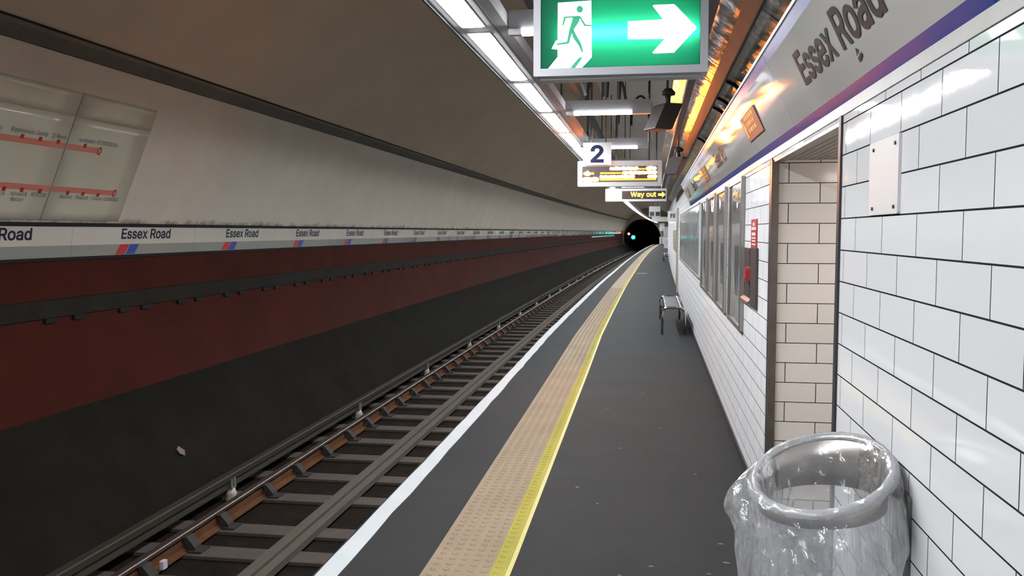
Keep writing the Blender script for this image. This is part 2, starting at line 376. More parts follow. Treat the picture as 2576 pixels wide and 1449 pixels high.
def nth(n):
    if n >= 100: return 'hundredth' if n == 100 else 'hundred-and-' + nth(n - 100)
    if n < 20: return ONES[n]
    t = n // 10 * 10
    return TENS[t] + 'ieth' if n == t else TENS[t] + 'y-' + ONES[n - t]

# lettering: outline of the built-in typeface turned into a mesh in the (u, v) plane, fitted to w x h
_txt = {}
try:
    FONT = bpy.data.fonts.load(bpy.utils.system_resource('DATAFILES', path='fonts') + '/Inter.woff2')   # the typeface Blender ships with
except Exception:
    FONT = None
def text_uv(s, bold=0.0):
    """outline of the string; every contour is filled on its own so crossing strokes stay solid"""
    key = (s, bold)
    if key in _txt: return _txt[key]
    cu = bpy.data.curves.new('lettering', 'FONT'); cu.body = s; cu.size = 1; cu.resolution_u = 4; cu.fill_mode = 'NONE'
    if FONT: cu.font = FONT
    ob = bpy.data.objects.new('lettering', cu); COL.objects.link(ob)
    dg = bpy.context.evaluated_depsgraph_get(); ev = ob.evaluated_get(dg)
    me = ev.to_mesh()
    co = [(p.co.x, p.co.y) for p in me.vertices]; nb = {}
    for e in me.edges:
        i, j = e.vertices; nb.setdefault(i, []).append(j); nb.setdefault(j, []).append(i)
    ev.to_mesh_clear(); bpy.data.objects.remove(ob); bpy.data.curves.remove(cu)
    loops = []; seen = set()
    for st in nb:
        if st in seen: continue
        lp = [st]; seen.add(st); cur = st
        while True:
            nx = [q for q in nb[cur] if q not in seen]
            if not nx: break
            cur = nx[0]; lp.append(cur); seen.add(cur)
        if st < 0 or len(lp) > 2:
            # keep the curve's own direction: vertex order in the mesh
            if len(lp) > 2 and lp[1] != lp[0] + 1: lp = [lp[0]] + lp[:0:-1]
            loops.append([co[i] for i in lp])
    area = lambda L: sum(L[i - 1][0] * L[i][1] - L[i][0] * L[i - 1][1] for i in range(len(L))) / 2
    big = max(loops, key=lambda L: abs(area(L))); sgn = 1 if area(big) > 0 else -1
    def grow(L):                                  # thicken the strokes a little
        out = []; n = len(L)
        for i in range(n):
            (x0, y0), (x1, y1), (x2, y2) = L[i - 1], L[i], L[(i + 1) % n]
            d1 = math.hypot(x1 - x0, y1 - y0) or 1e-9; d2 = math.hypot(x2 - x1, y2 - y1) or 1e-9
            nx = ((y1 - y0) / d1 + (y2 - y1) / d2); ny = (-(x1 - x0) / d1 - (x2 - x1) / d2); q = math.hypot(nx, ny)
            if q < .3: out.append((x1, y1)); continue
            k = bold * sgn * min(1.6, 2 / q) / q; out.append((x1 + nx * k, y1 + ny * k))
        return out
    if bold: loops = [grow(L) for L in loops]
    pts = []; eds = []
    for L in loops:
        n0 = len(pts); pts += [Vector(p) for p in L]; eds += [(n0 + i, n0 + (i + 1) % len(L)) for i in range(len(L))]
    res = delaunay_2d_cdt(pts, eds, [], 0, 1e-6)
    V = [(p.x, p.y) for p in res[0]]; F = []
    def winding(x, y):
        w = 0
        for L in loops:
            for i in range(len(L)):
                (x1, y1), (x2, y2) = L[i - 1], L[i]
                if (y1 > y) != (y2 > y) and x < (x2 - x1) * (y - y1) / (y2 - y1) + x1: w += 1 if y2 > y1 else -1
        return w
    for t in res[2]:
        if winding(sum(V[i][0] for i in t) / 3, sum(V[i][1] for i in t) / 3): F.append(tuple(t))
    _txt[key] = (V, F); return V, F
def add_text(mb, s, to3, u0, v0, w=None, h=None, bold=0.0, word=None):
    """fit the string: width w from u0, height of the capitals h from baseline v0"""
    v, f = text_uv(s, bold)
    xs = [p[0] for p in v]
    cap = text_uv('E', bold)[0]; ch = max(p[1] for p in cap) - min(p[1] for p in cap); b0 = min(p[1] for p in cap)
    sy = (h / ch) if h else (w / (max(xs) - min(xs)))
    sx = (w / (max(xs) - min(xs))) if w else sy
    pts = [to3(u0 + (x - min(xs)) * sx, v0 + (y - b0) * sy, 0) for x, y in v]
    if word is None: mb.add(pts, f); return mb
    wv = [p[0] for p in text_uv(s.split(' ')[0], bold)[0]]; cut = max(wv) + .06          # split the two words into two pieces
    fs = [q for q in f if (sum(v[i][0] for i in q) / len(q) < cut) == (word == 0)]
    ids = sorted({i for q in fs for i in q}); mp = {i: k for k, i in enumerate(ids)}
    mb.add([pts[i] for i in ids], [tuple(mp[i] for i in q) for q in fs])
    return mb

# ================================================================== SETTING
YS = frange(Y0, Y1, 1.5)
# left wall: curved white plaster above, oxide-red panels below, cornice, vault
def arc(z0, z1, n=14): return [(circ_x(z0 + (z1 - z0) * i / n), z0 + (z1 - z0) * i / n) for i in range(n + 1)]
def lean_x(z): return -5.24 + (z - 1.6) * .4239      # upper wall leans in as a flat plane
struct(MB().sweep([(lean_x(1.585), 1.585), (lean_x(3.03), 3.03)], YS).build('wall_left', 'plaster'))
struct(MB().sweep(arc(-.05, 1.316), YS, smooth=True).build('wall_left_lower', 'red'))
a0 = math.atan2(3.0 - CZ, circ_x(3.0) - CX); am = math.radians(77); a1 = math.radians(26)
va = lambda p, q, n: [(CX + CR * math.cos(p + (q - p) * i / n), CZ + CR * math.sin(p + (q - p) * i / n)) for i in range(n + 1)]
struct(MB().sweep(va(a0, am, 26), YS, smooth=True).build('ceiling', 'vault'))
struct(MB().sweep(va(am, a1, 18), YS, smooth=True).build('ceiling_platform', 'vault_brightened'))  # brightness over the platform is put into the paint
c0, c1 = circ_x(2.975), circ_x(3.075)
struct(MB().sweep([(c0 - .02, 2.972), (c0 + .030, 2.975), (c1 + .055, 3.05), (c1 + .055, 3.085), (c1 - .03, 3.09)], YS, True).build('trim_1', 'cornice'))
struct(MB().sweep([(c1 + .0, 3.085), (c1 + .050, 3.086), (c1 + .058, 3.103), (c1 + .02, 3.108)], YS, True).build('trim_2', 'black'))
struct(MB().rect_sweep(circ_x(1.60) - .06, circ_x(1.60) + .016, 1.598, 1.632, YS).build('trim_3', 'black'))
struct(MB().rect_sweep(circ_x(1.3) - .05, circ_x(1.3) + .012, 1.288, 1.316, YS).build('trim_shadow', 'black'))  # black strip painted in as the shadow under the name band
# end wall with the running tunnel
TCX, TCZ, TR = -2.97, .72, 2.38
EY = Y1
e = off(EY); n = 48; vs = []; 
for k in range(n):
    t = 2 * math.pi * k / n; vs.append((TCX + e + TR * math.cos(t), EY, TCZ + TR * math.sin(t)))
for k in range(n):
    t = 2 * math.pi * k / n; vs.append((TCX + e + 6.5 * math.cos(t), EY, TCZ + 6.5 * math.sin(t)))
mb = MB(); mb.add(vs, [(k, (k + 1) % n, (k + 1) % n + n, k + n) for k in range(n)])
struct(mb.build('wall_end', 'vault'))
mb = MB(); ys = frange(EY, EY + 60, 4)
mb.sweep([(TCX + TR * math.cos(2 * math.pi * k / n), TCZ + TR * math.sin(2 * math.pi * k / n)) for k in range(n)], ys, True, caps=False, smooth=True)
struct(mb.build('wall_tunnel', 'tunnel'))
e2 = off(EY + 60)
struct(MB().add([(TCX + e2 + 2.6 * math.cos(2 * math.pi * k / n), EY + 59.5, TCZ + 2.6 * math.sin(2 * math.pi * k / n)) for k in range(n)], [tuple(range(n))]).build('wall_tunnel_added_cap', 'tunnel'))  # added disc, blocks the grey background beyond the tunnel
# track bed and the sooty concrete bank at the foot of the red wall
BED = -1.06
struct(MB().sweep([(-4.40, BED), (-1.30, BED)], frange(Y0, EY + 60, 1.5)).build('floor_track', 'bed'))
struct(MB().sweep([(-5.17, -.035), (-4.9, -.33), (-4.62, -.66), (-4.38, BED + .005)], YS).build('floor_bank', 'bank'))
# platform
PE = -1.49
struct(MB().sweep([(PE, -.10), (PE, 0), (1.75, 0), (1.75, -.05), (PE + .18, -.10), (PE + .18, BED), (PE + .12, BED), (PE + .12, -.10)], YS, True,
       shift=edge_drift).build('floor', 'asphalt'))
# tiled right wall with the passage opening
OY0, OY1, OZ = 3.10, 4.755, H + .372
def wall_piece(mb, y0, y1, z0, z1):
    ys = frange(y0, y1, 1.5)
    mb.sweep([(WX, z0), (WX, z1)], ys, shift=wall_flare)
mb = MB()
wall_piece(mb, Y0, OY0, 0, H + .387); wall_piece(mb, OY1, 14.8, 0, H + .387); wall_piece(mb, 14.8, Y1, 0, 2.75); wall_piece(mb, OY0, OY1, OZ + .002, H + .387)
struct(mb.build('wall_right', 'tile'))
struct(MB().add([(WX, OY1, 0), (3.6, OY1, 0), (3.6, OY1, 2.3), (WX, OY1, 2.3)], [(0, 1, 2, 3)]).build('wall_passage_far', 'tile_reveal'))
struct(MB().add([(WX, OY0, 0), (3.6, OY0, 0), (3.6, OY0, 2.3), (WX, OY0, 2.3)], [(0, 1, 2, 3)]).build('wall_passage_near', 'tile_reveal'))
struct(MB().add([(3.6, OY0, 0), (3.6, OY1, 0), (3.6, OY1, 2.3), (3.6, OY0, 2.3)], [(0, 1, 2, 3)]).build('wall_passage_back', 'tile_reveal'))
struct(MB().box(1.76, 3.6, OY0, OY1, -.05, -.001).build('floor_passage', 'asphalt'))
mb = MB(); k = 0; x = WX + .05
while x < 3.6:                                  # slatted passage ceiling
    mb.box(x, x + .030, OY0, OY1, OZ + .002, OZ + .02); x += .034
mb.box(WX + .04, 3.6, OY0, OY1, OZ + .02, OZ + .05)
struct(mb.build('ceiling_passage', 'rib_soffit'))
struct(MB().box(WX + .001, WX + .045, OY0 + .002, OY1 - .002, OZ - .012, OZ + .045).build('trim_5', 'steel_edge'))
struct(MB().box(WX - .008, WX + .014, OY0 - .030, OY0 + .006, 0, OZ + .015).build('trim_6', 'dark_edge'))
struct(MB().box(WX - .006, WX + .020, OY1 - .004, OY1 + .075, 0, OZ + .015).build('trim_7', 'dark_edge'))
struct(MB().box(WX - .008, WX + .030, OY1 - .022, OY1 - .004, 0, OZ).build('trim_8', 'steel_edge'))
mb = MB()
for (a, b) in ((Y0, OY0 - .03), (OY1 + .075, Y1)):
    mb.rect_sweep(WX - .012, WX + .0, 0, .05, frange(a, b, 1.5), wall_flare)
struct(mb.build('baseboard_right', 'skirt'))
# white ledge under the fascia and the bright metal trim along its top
FY0, FY1 = Y0, 14.8
FYS = frange(FY0, FY1, 1.1)
struct(MB().rect_sweep(WX - .004, WX + .06, H + .387, H + .4235, FYS, wall_flare).build('trim_9', 'ledge_white'))
def fx(d): return .8297 - .466 * d            # leaning fascia: x at height d above eye level
struct(MB().sweep([(fx(.765) - .006, H + .765), (fx(.772) - .006, H + .776), (fx(.772) + .05, H + .782), (fx(.765) + .02, H + .765)], FYS, True, wall_flare).build('trim_10', 'metal_trim'))

# ================================================================== RIGHT WALL: FASCIA PANELS
lean = math.atan(.466)
FU = Vector((0, -1, 0)); FV = Vector((-math.sin(lean), 0, math.cos(lean))); FN = Vector((-math.cos(lean), 0, -math.sin(lean)))
def fas(y, d):                                 # point on the fascia plane
    return Vector((fx(d) + wall_flare(y) + off(y), y, H + d))
def fas_frame(y, d):
    o = fas(y, d)
    return lambda u, v, w: o + FU * u + FV * v + FN * (w + .003)
TX, TW = .575, 1.13                             # where the lettering starts on a panel, and its width
seams = [-6.9, -4.74, -2.57, -.40, 1.77, 3.95, 6.11, 8.28, 10.45, 12.62, 14.79]
fascia_names = {0: 'second text panel'}
npanel = 0
for i in range(len(seams) - 1):
    a, b = seams[i] + .002, seams[i + 1] - .002
    has_text = i % 2 == 0
    c = (a + b) / 2
    visible = b > 1.5
    if not visible:
        lab = 'white leaning fascia panel above the platform wall, behind the viewer'
        if i > 2: lab = 'white leaning fascia panel with blue edges beside the viewer, nearest of all'
        if i < 3: continue
    elif i == 4: lab = 'white leaning fascia panel with the nearest large Essex Road lettering'
    else:
        lab = 'white leaning fascia panel with %s, %s from the near lettered one' % ('grey Essex Road lettering' if has_text else 'a brown plate on it', nth(i - 4))
    t = thing('fascia_panel', lab, 'sign panel', (fas(c, .4245).x, c, H + .4245), 'white fascia panels over the tiled wall')
    inv = Matrix.Translation(-t.location)
    def local(mb):
        mb.v = [tuple(Vector(p) - t.location) for p in mb.v]; return mb
    ys = frange(a, b, .7)
    P = lambda d, th=0: (fx(d) + th, H + d)
    fp = local(MB().sweep([P(.459), P(.7248), P(.7248, .02), P(.459, .02)], ys, True, wall_flare)).build('face_panel', 'fascia', t)
    local(MB().sweep([P(.4245), P(.459), P(.459, .02), P(.4245, .02)], ys, True, wall_flare)).build('blue_band', 'blue', t)
    local(MB().sweep([P(.7248), P(.765), P(.765, .02), P(.7248, .02)], ys, True, wall_flare)).build('blue_band', 'blue', t)
    if has_text:
        for wd in (0, 1): local(add_text(MB(), 'Essex Road', fas_frame(c + TX, .5466), 0, 0, w=TW, h=.127, bold=.020, word=wd)).build('lettering', 'ink_dark', fp)
    npanel += 1
# small scuff left by a torn sticker
mb = MB(); F = fas_frame(2.69, .492)
mb.poly([(0, 0), (.045, .012), (.05, .022), (.0, .014)], F); mb.poly([(0, .02), (.03, .035), (.018, .042)], F)
tag(mb.build('sticker_remnant', 'ink_dark'), 'torn dark sticker remnant under the Essex Road lettering', 'sticker')
# brown plates with gold print
for k, c in enumerate((5.02, 9.25, 13.7)):
    lab = ['brown plate with gold print on the fascia, lit by the amber glow',
           'brown plate on the fascia beside the departure board, second from the viewer',
           'small brown plate near the far end of the white fascia'][k]
    F = fas_frame(c + .32, .5295)
    t = thing('brown_plate', lab, 'sign', F(.33, .075, 0), 'brown plates on the fascia')
    def local(mb):
        mb.v = [tuple(Vector(p) - t.location) for p in mb.v]; return mb
    local(MB().poly([(0, 0), (.64, 0), (.64, .142), (0, .142)], F, .004)).build('backing_plate', 'brown_metal', t)
    F2 = lambda u, v, w: F(u, v, w + .0045)
    mb = MB()
    rr = random.Random(3)
    for row in range(3):
        u = .17
        while u < .55:
            w = rr.uniform(.03, .09)
            if u + w < .60 - row * .05: mb.poly([(u, .112 - row * .036), (u + w, .112 - row * .036), (u + w, .134 - row * .036), (u, .134 - row * .036)], F2, .0006)
            u += w + .02
    mb.poly([(.03, .02), (.10, .02), (.10, .07), (.13, .07), (.07, .13), (.01, .07), (.03, .07)], F2, .0006)
    local(mb).build('gold_print', 'gold', t)

# ================================================================== RIGHT WALL: THINGS ON THE TILES
# blank access plate with four screws
t = thing('access_plate', 'blank white plate with four screws on near tiled wall', 'access panel', (WX, 2.52, 1.70))
MB().bevel_box(-.008, .0, -.15, .15, -.103, .103, .006, 'x').build('plate', 'plate', t)
for sy in (-.12, .10):
    for sz in (-.085, .08):
        MB().tube([(-.012, sy, sz), (-.007, sy, sz)], .005, 8).build('screw', 'dark_edge', t)
# poster frames
posters = [(6.07, 7.00), (7.46, 8.38), (8.72, 9.72), (10.02, 10.98)]
plabs = ['tall framed pale poster on tiled wall, nearest the fire holder', 'framed pale poster, second from the red fire sign', 'framed grey poster, third from the red fire sign', 'framed pale poster farthest from the red fire sign']
for (a, b), lab in zip(posters, plabs):
    c = (a + b) / 2; hw = (b - a) / 2
    t = thing('framed_poster', lab, 'poster', (wall_x(c), c, .87), 'framed posters on the platform wall')
    mb = MB(); hgt = 1.055; fw = .03
    mb.bevel_box(-.032, 0, -hw, -hw + fw, 0, hgt, .006, 'z'); mb.bevel_box(-.032, 0, hw - fw, hw, 0, hgt, .006, 'z')
    mb.box(-.030, 0, -hw + fw, hw - fw, 0, fw); mb.box(-.030, 0, -hw + fw, hw - fw, hgt - fw, hgt)
    mb.build('frame', 'silver', t)
    MB().box(-.010, -.006, -hw + fw, hw - fw, fw, hgt - fw).build('poster_sheet', 'poster', t)
    mb = MB(); rr = random.Random(int(a * 10))
    mb.box(-.0112, -.010, -hw + .06, hw - .06, .74, .96); mb.box(-.0112, -.010, -hw * .35, hw * .30, .22, .58)
    mb.build('printed_picture', 'poster_grey', t)
    MB().box(-.0200, -.0180, -hw + fw, hw - fw, fw, hgt - fw).build('glazing', 'glaze', t)
t = thing('glazed_board', 'long grey glazed panel on the tiles beyond the four framed posters', 'poster', (0, 0, 0))
ys = frange(11.7, 20.6, 1.0)
MB().rect_sweep(WX - .012, WX - .001, .95, 1.92, ys, wall_flare).build('panel_sheet', 'poster', t)
MB().rect_sweep(WX - .022, WX - .020, .97, 1.90, ys, wall_flare).build('glazing', 'glaze_strong', t)
mb = MB(); mb.rect_sweep(WX - .026, WX - .001, .93, .95, ys, wall_flare); mb.build('lower_rail', 'silver', t)
mb = MB(); mb.rect_sweep(WX - .026, WX - .001, 1.92, 1.934, ys, wall_flare); mb.build('upper_rail', 'silver', t)
# dark open holder with a red fire handset, and the red sign above
t = thing('wall_holder', 'dark open wall holder below the red sign', 'holder', (WX, 5.66, 1.10))
MB().bevel_box(-.016, -.001, -.365, -.085, -.01, .352, .004, 'z').build('near_plate', 'holder', t)
MB().bevel_box(-.008, -.001, .045, .365, .03, .345, .004, 'z').build('far_plate', 'holder', t)
mb = MB(); mb.add([(-.001, -.075, .0), (-.030, -.075, .0), (-.030, .365, .0), (-.001, .365, .0), (-.001, -.075, .03), (-.030, -.075, .012), (-.030, .365, .012), (-.001, .365, .03)], [(0, 1, 2, 3), (4, 5, 6, 7), (0, 1, 5, 4), (1, 2, 6, 5), (2, 3, 7, 6), (3, 0, 4, 7)])
mb.build('tray', 'tray_brown', t)
t = thing('red_handset', 'small rounded red box in the dark wall holder', 'handset', (WX, 5.69, 1.235))
MB().bevel_box(-.030, -.0085, -.055, .040, 0, .092, .014, 'x').build('case', 'red_plastic', t)
MB().bevel_box(-.036, -.0305, -.040, .025, .012, .075, .01, 'x').build('cover', 'red_sign', t)
t = thing('fire_sign', 'narrow red sign with white print above the dark holder', 'sign', (WX, 5.51, 1.415))
MB().box(-.006, 0, -.145, .145, 0, .212).build('sign_face', 'red_sign', t)
mb = MB()
for z, w in ((.172, .10), (.146, .22), (.112, .18), (.092, .20), (.074, .16), (.054, .19)):
    mb.box(-.0072, -.006, -w / 2, w / 2, z, z + (.018 if z > .1 else .009))
mb.build('white_print', 'white_print', t)
# beige post, projecting flag sign and olive notice farther down
PY = 22.4; px = wall_x(PY)
t = thing('wall_post', 'beige upright post on the tiled wall under the flag sign', 'post', (px, PY, 0))
MB().bevel_box(-.045, .0, -.05, .05, 0, 2.15, .006, 'z').build('post', 'beige_post', t)
MB().box(-.050, .0, .05, .085, 0, 2.1).build('dark_edge_strip', 'black', t)
t = thing('flag_sign', 'white projecting square sign with dark pictogram by the beige post', 'sign', (px - .05, PY - .02, 1.80))
MB().bevel_box(-.225, .05, -.02, .02, 0, .27, .01, 'y').build('sign_board', 'white_box', t)
mb = MB()
mb.box(-.155, -.132, -.022, -.020, .10, .20); mb.box(-.132, -.105, -.022, -.020, .17, .20); mb.box(-.132, -.115, -.022, -.020, .135, .155)
mb.box(-.095, -.075, -.022, -.020, .10, .20); mb.box(-.065, -.045, -.022, -.020, .10, .20)
mb.build('pictogram', 'ink_dark', t)
ys = frange(24.2, 29.5, 1.3)
o = MB().rect_sweep(WX - .012, WX - .001, .98, 1.60, ys, wall_flare).build('notice_board', 'notice'); tag(o, 'plain olive grey notice board on the wall beyond the beige post', 'notice board')

# ================================================================== PLATFORM MARKINGS
ed = edge_drift
mb = MB(); ys = frange(Y0, Y1, .35); rr = random.Random(5); L_ = len(ys)
vs = []
for y in ys:
    d = off(y) + ed(y); j0 = rr.uniform(-.004, .004); j1 = rr.uniform(-.006, .006)
    vs += [(-1.478 + d + j0, y, .0005), (-1.478 + d + j0, y, .003), (-1.380 + d + j1, y, .003), (-1.380 + d + j1, y, .0005)]
mb.add(vs, [(j * 4 + i, j * 4 + i + 1, j * 4 + 5 + i, j * 4 + 4 + i) for j in range(L_ - 1) for i in range(3)])
tag(mb.build('painted_line', 'line_white'), 'worn white painted line along the platform edge', 'line')
t = thing('tactile_strip', 'beige and yellow tactile warning strip along the platform', 'tactile paving', (0, 0, 0))
ys = frange(Y0, Y1, .5)
def strip(x0, x1, z, m, nm):
    mb = MB(); mb.rect_sweep(x0, x1, 0.0005, z, ys, ed); return mb, m, nm
def blisters(mb, xs, y_end, pitch=.0667, r=.0195, h=.0045):
    y = .6
    k = 0
    while y < y_end:
        for i, x in enumerate(xs):
            d = off(y) + ed(y); seg = 8 if y < 9 else 6
            ring = [(x + d + r * math.cos(2 * math.pi * q / seg), y + r * math.sin(2 * math.pi * q / seg), .006) for q in range(seg)]
            ring2 = [(x + d + r * .72 * math.cos(2 * math.pi * q / seg), y + r * .72 * math.sin(2 * math.pi * q / seg), .006 + h) for q in range(seg)]
            mb.add(ring + ring2, [(q, (q + 1) % seg, (q + 1) % seg + seg, q + seg) for q in range(seg)] + [tuple(range(seg, 2 * seg))])
        y += pitch; k += 1
mb, m, nm = strip(-1.010, -.703, .006, 'beige', 'beige_strip'); blisters(mb, [-.965 + .0585 * i for i in range(5)], 24); mb.build(nm, m, t)
mb, m, nm = strip(-.7025, -.630, .006, 'yellow', 'yellow_strip'); blisters(mb, [-.672], 24); mb.build(nm, m, t)
MB().rect_sweep(-.630, -.608, .0005, .0055, ys, ed).build('yellow_edge', 'yellow_edge', t)
MB().rect_sweep(-1.020, -1.010, .0005, .0045, ys, ed).build('dark_seam', 'black', t)
# pale painted tick across the platform
mb = MB(); mb.poly([(-.46, 32.6), (-.10, 32.8), (-.10, 32.95), (-.46, 32.75)], lambda u, v, w: (u, v, .001 + w), .002)
tag(mb.build('painted_mark', 'line_white'), 'short pale mark painted across the platform beyond the bench', 'line')
# chewing-gum spots
spots = [(-.12, 3.87), (.02, 4.0), (-.28, 4.9), (.28, 3.95), (-.2, 6.2), (.1, 6.9), (-.35, 7.6), (.3, 5.6), (-.05, 8.4), (-.42, 5.2), (.36, 4.35), (.37, 4.1), (.38, 3.9)]
for k, (x, y) in enumerate(spots):
    mb = MB(); n = 8; r = .010 + .005 * random.random()
    mb.poly([(r * math.cos(q * math.pi / 4) * random.uniform(.7, 1.3), r * .8 * math.sin(q * math.pi / 4) * random.uniform(.7, 1.3)) for q in range(n)], lambda u, v, w: (u, v, w + .0006), .001)
    o = mb.build('gum_spot', 'gum', None, (x, y, 0)); tag(o, 'flattened grey gum spot on the dark platform, %s nearest the viewer' % nth(1 + sorted(range(len(spots)), key=lambda i: spots[i][1]).index(k)), 'gum spot', 'gum spots on the platform')

# ================================================================== BENCHES
def bench(y0, y1, xa, xb, label):
    c = (y0 + y1) / 2; d = off(c); L = y1 - y0
    t = thing('bench', label, 'bench', ((xa + xb) / 2 + d, c, 0), 'chrome benches on the platform')
    hw = (xb - xa) / 2; hz = .405; rad = .075
    def arch(y):
        p = [(-hw, y, 0), (-hw, y, hz - rad)]
        p += [(-hw + rad - rad * math.cos(a), y, hz - rad + rad * math.sin(a)) for a in [math.pi / 2 * k / 6 for k in range(1, 7)]]
        p += [(hw - rad + rad * math.sin(a), y, hz - rad + rad * math.cos(a)) for a in [math.pi / 2 * k / 6 for k in range(0, 7)]]
        p += [(hw, y, 0)]; return p
    for y in (-L / 2, L / 2): MB().tube(arch(y), .019, 10).build('leg_frame', 'chrome', t)
    mb = MB()
    for x in (-hw + .055, hw - .055): mb.tube([(x, -L / 2, hz + .0), (x, L / 2, hz + .0)], .017, 8)
    mb.build('side_rail', 'chrome', t)
    MB().bevel_box(-hw + .075, hw - .075, -L / 2 + .05, L / 2 - .05, hz - .012, hz + .006, .005).build('seat', 'seat_grey', t)
    mb = MB(); mb.box(-hw + .07, hw - .07, L / 2 - .30, L / 2 - .26, hz + .006, hz + .012); mb.box(-hw + .07, hw - .07, -L / 2 + .04, -L / 2 + .10, hz + .006, hz + .012)
    mb.build('seat_strap', 'chrome', t)
    MB().box(-hw + .02, hw - .02, L / 2 - .03, L / 2 - .01, .20, .235).build('stretcher', 'dark_edge', t)
bench(13.3, 15.65, .195, .53, 'chrome tubular bench by the tiled wall, the nearer bench')
bench(45.2, 47.8, .73 - off(46.5), 1.03 - off(46.5), 'far chrome bench by the wall beyond the beige post')

# ================================================================== LITTER BINS
def soften(o):
    m = o.modifiers.new('Subdivision', 'SUBSURF'); m.levels = 1; m.render_levels = 1; return o
def bin_holder(bx, by, wx, labels, near=True):
    tl, bl = labels
    SX, SY = .24, .30
    r = .165; zc = .937
    t = thing('bin_hoop', tl, 'bin', (bx, by, zc), 'hoop bins with clear bags')
    n = 56
    def top(a, rr): x, y = rr * math.cos(a), rr * math.sin(a); return Vector((x, y, SX * x + SY * y))
    def low(a, rr): x, y = rr * math.cos(a), rr * math.sin(a); return Vector((x, y, -.082 + .10 * x + .06 * y))
    A = [2 * math.pi * k / n for k in range(n)]
    vs = [top(a, r - .004) for a in A] + [low(a, r - .010) for a in A] + [low(a, r - .013) for a in A] + [top(a, r - .008) for a in A]
    mb = MB(); mb.add(vs, [(j * n + k, j * n + (k + 1) % n, ((j + 1) % 4) * n + (k + 1) % n, ((j + 1) % 4) * n + k) for j in range(4) for k in range(n)], True)
    mb.build('collar', 'bin_steel', t)
    ring = [top(a, r) for a in A] + [top(A[0], r)]
    mb = MB(); mb.tube(ring, .0105, 10, caps=False); mb.build('rim', 'bin_steel', t)
    ex = wx - bx
    MB().bevel_box(ex - .010, ex - .001, -.075, .055, -.235, -.03, .010, 'x').build('wall_bracket', 'galv', t)
    mb = MB(); mb.tube([(r * .94, 0, -.02), (ex - .004, 0, -.05)], .012, 8); mb.build('bracket_arm', 'galv', t)
    # clear liner: inside the collar, over the rim, hanging down outside
    b = thing('plastic_bag', bl, 'plastic bag', (bx, by, zc), 'clear bin bags')
    rr = random.Random(11 if near else 12)
    ph = [rr.uniform(0, 6.28) for _ in range(8)]
    def cell(prof, n_a, seed, out=False):
        rr = random.Random(seed); g = []
        for j, (rad, tilt, drop, amp) in enumerate(prof):
            row = []
            for k in range(n_a):
                a = 2 * math.pi * (k + .5 * (j % 2)) / n_a + rr.uniform(-1, 1) * amp / r * .8
                fold = math.sin(5 * a + ph[0] + .2 * j) * .5 + (1 - 2 * abs(math.sin(8.5 * a + ph[1] - .15 * j))) * .55 + (1 - 2 * abs(math.sin(15 * a + ph[2] + .2 * j))) * .25
                drp = -drop; wing = (.050 * math.exp(-((a - 3.0) / .42) ** 2) * math.exp(-((drp - .055) / .06) ** 2) + .035 * math.exp(-((a - 4.0) / .5) ** 2) * math.exp(-((drp - .20) / .07) ** 2) + .030 * math.exp(-((a - 5.3) / .45) ** 2) * math.exp(-((drp - .12) / .06) ** 2)) if out else 0
                rad2 = rad + wing + amp * (rr.uniform(-1, 1) * .38 + fold)
                x, y = rad2 * math.cos(a), rad2 * math.sin(a)
                z = (SX * x + SY * y) * tilt * min(1, r / max(rad2, .01)) + drop + amp * rr.uniform(-.6, .6)
                if x > ex - .014: x = ex - .014
                row.append((x, y, z))
            g.append(row)
        vs = [p for row in g for p in row]; fs = []
        for j in range(len(g) - 1):
            for k in range(n_a):
                q = (j * n_a + k, j * n_a + (k + 1) % n_a, (j + 1) * n_a + (k + 1) % n_a, (j + 1) * n_a + k)
                fs += [(q[0], q[1], q[3]), (q[1], q[2], q[3])] if j % 2 else [(q[0], q[1], q[2]), (q[0], q[2], q[3])]
        return vs, fs
    neck = [(r - .004, 1, .012, .0006), (r + .006, 1, .0125, .0010), (r + .0145, 1, .004, .0016), (r + .018, 1, -.010, .003)]
    outer = neck + [(r + .024, .95, -.034, .007), (r + .030, .8, -.066, .011), (r + .034, .6, -.105, .014), (r + .034, .45, -.15, .015), (r + .030, .35, -.195, .015),
             (r + .026, .25, -.245, .014), (r + .026, .2, -.30, .014), (r + .026, .2, -.355, .015), (r + .028, .2, -.41, .016)]
    vs, fs = cell([(r - .012, 1, .004, .0012), (r - .004, 1, .0125, .0018), (r + .006, 1, .0135, .0018), (r + .0150, 1, .004, .0018), (r + .0165, 1, -.006, .0016)], 150, 5)
    mb = MB(); mb.add(vs, fs, True); mb.build('gathered_rim', 'film_milky', b)
    vs, fs = cell(outer, 84, 21, True); mb = MB(); mb.add(vs, fs, True); soften(mb.build('folded_skirt', 'film', b))
    inner = [(r - .005, 1, .0115, .0006), (r - .014, 1, .003, .0014), (r - .021, .9, -.022, .004), (r - .026, .7, -.055, .006), (r - .026, .5, -.095, .007), (r - .022, .3, -.15, .009),
             (r - .016, .2, -.22, .010), (r - .012, .1, -.30, .011), (r - .014, .1, -.38, .012), (r - .03, .05, -.46, .012), (r - .07, 0, -.53, .012), (.04, 0, -.57, .004), (.003, 0, -.575, .0)]
    vs, fs = cell(inner, 72, 33); mb = MB(); mb.add(vs, fs, True); soften(mb.build('bag_body', 'film', b))
bin_holder(.437, 2.27, WX, ('steel hoop bin on near tiled wall with clear liner', 'clear crumpled plastic bag hanging from the near bin hoop'))
FB = 80.0
bin_holder(wall_x(FB) - .20, FB, wall_x(FB), ('far steel hoop bin near the end of the platform', 'pale plastic bag hanging from the far bin hoop'), False)

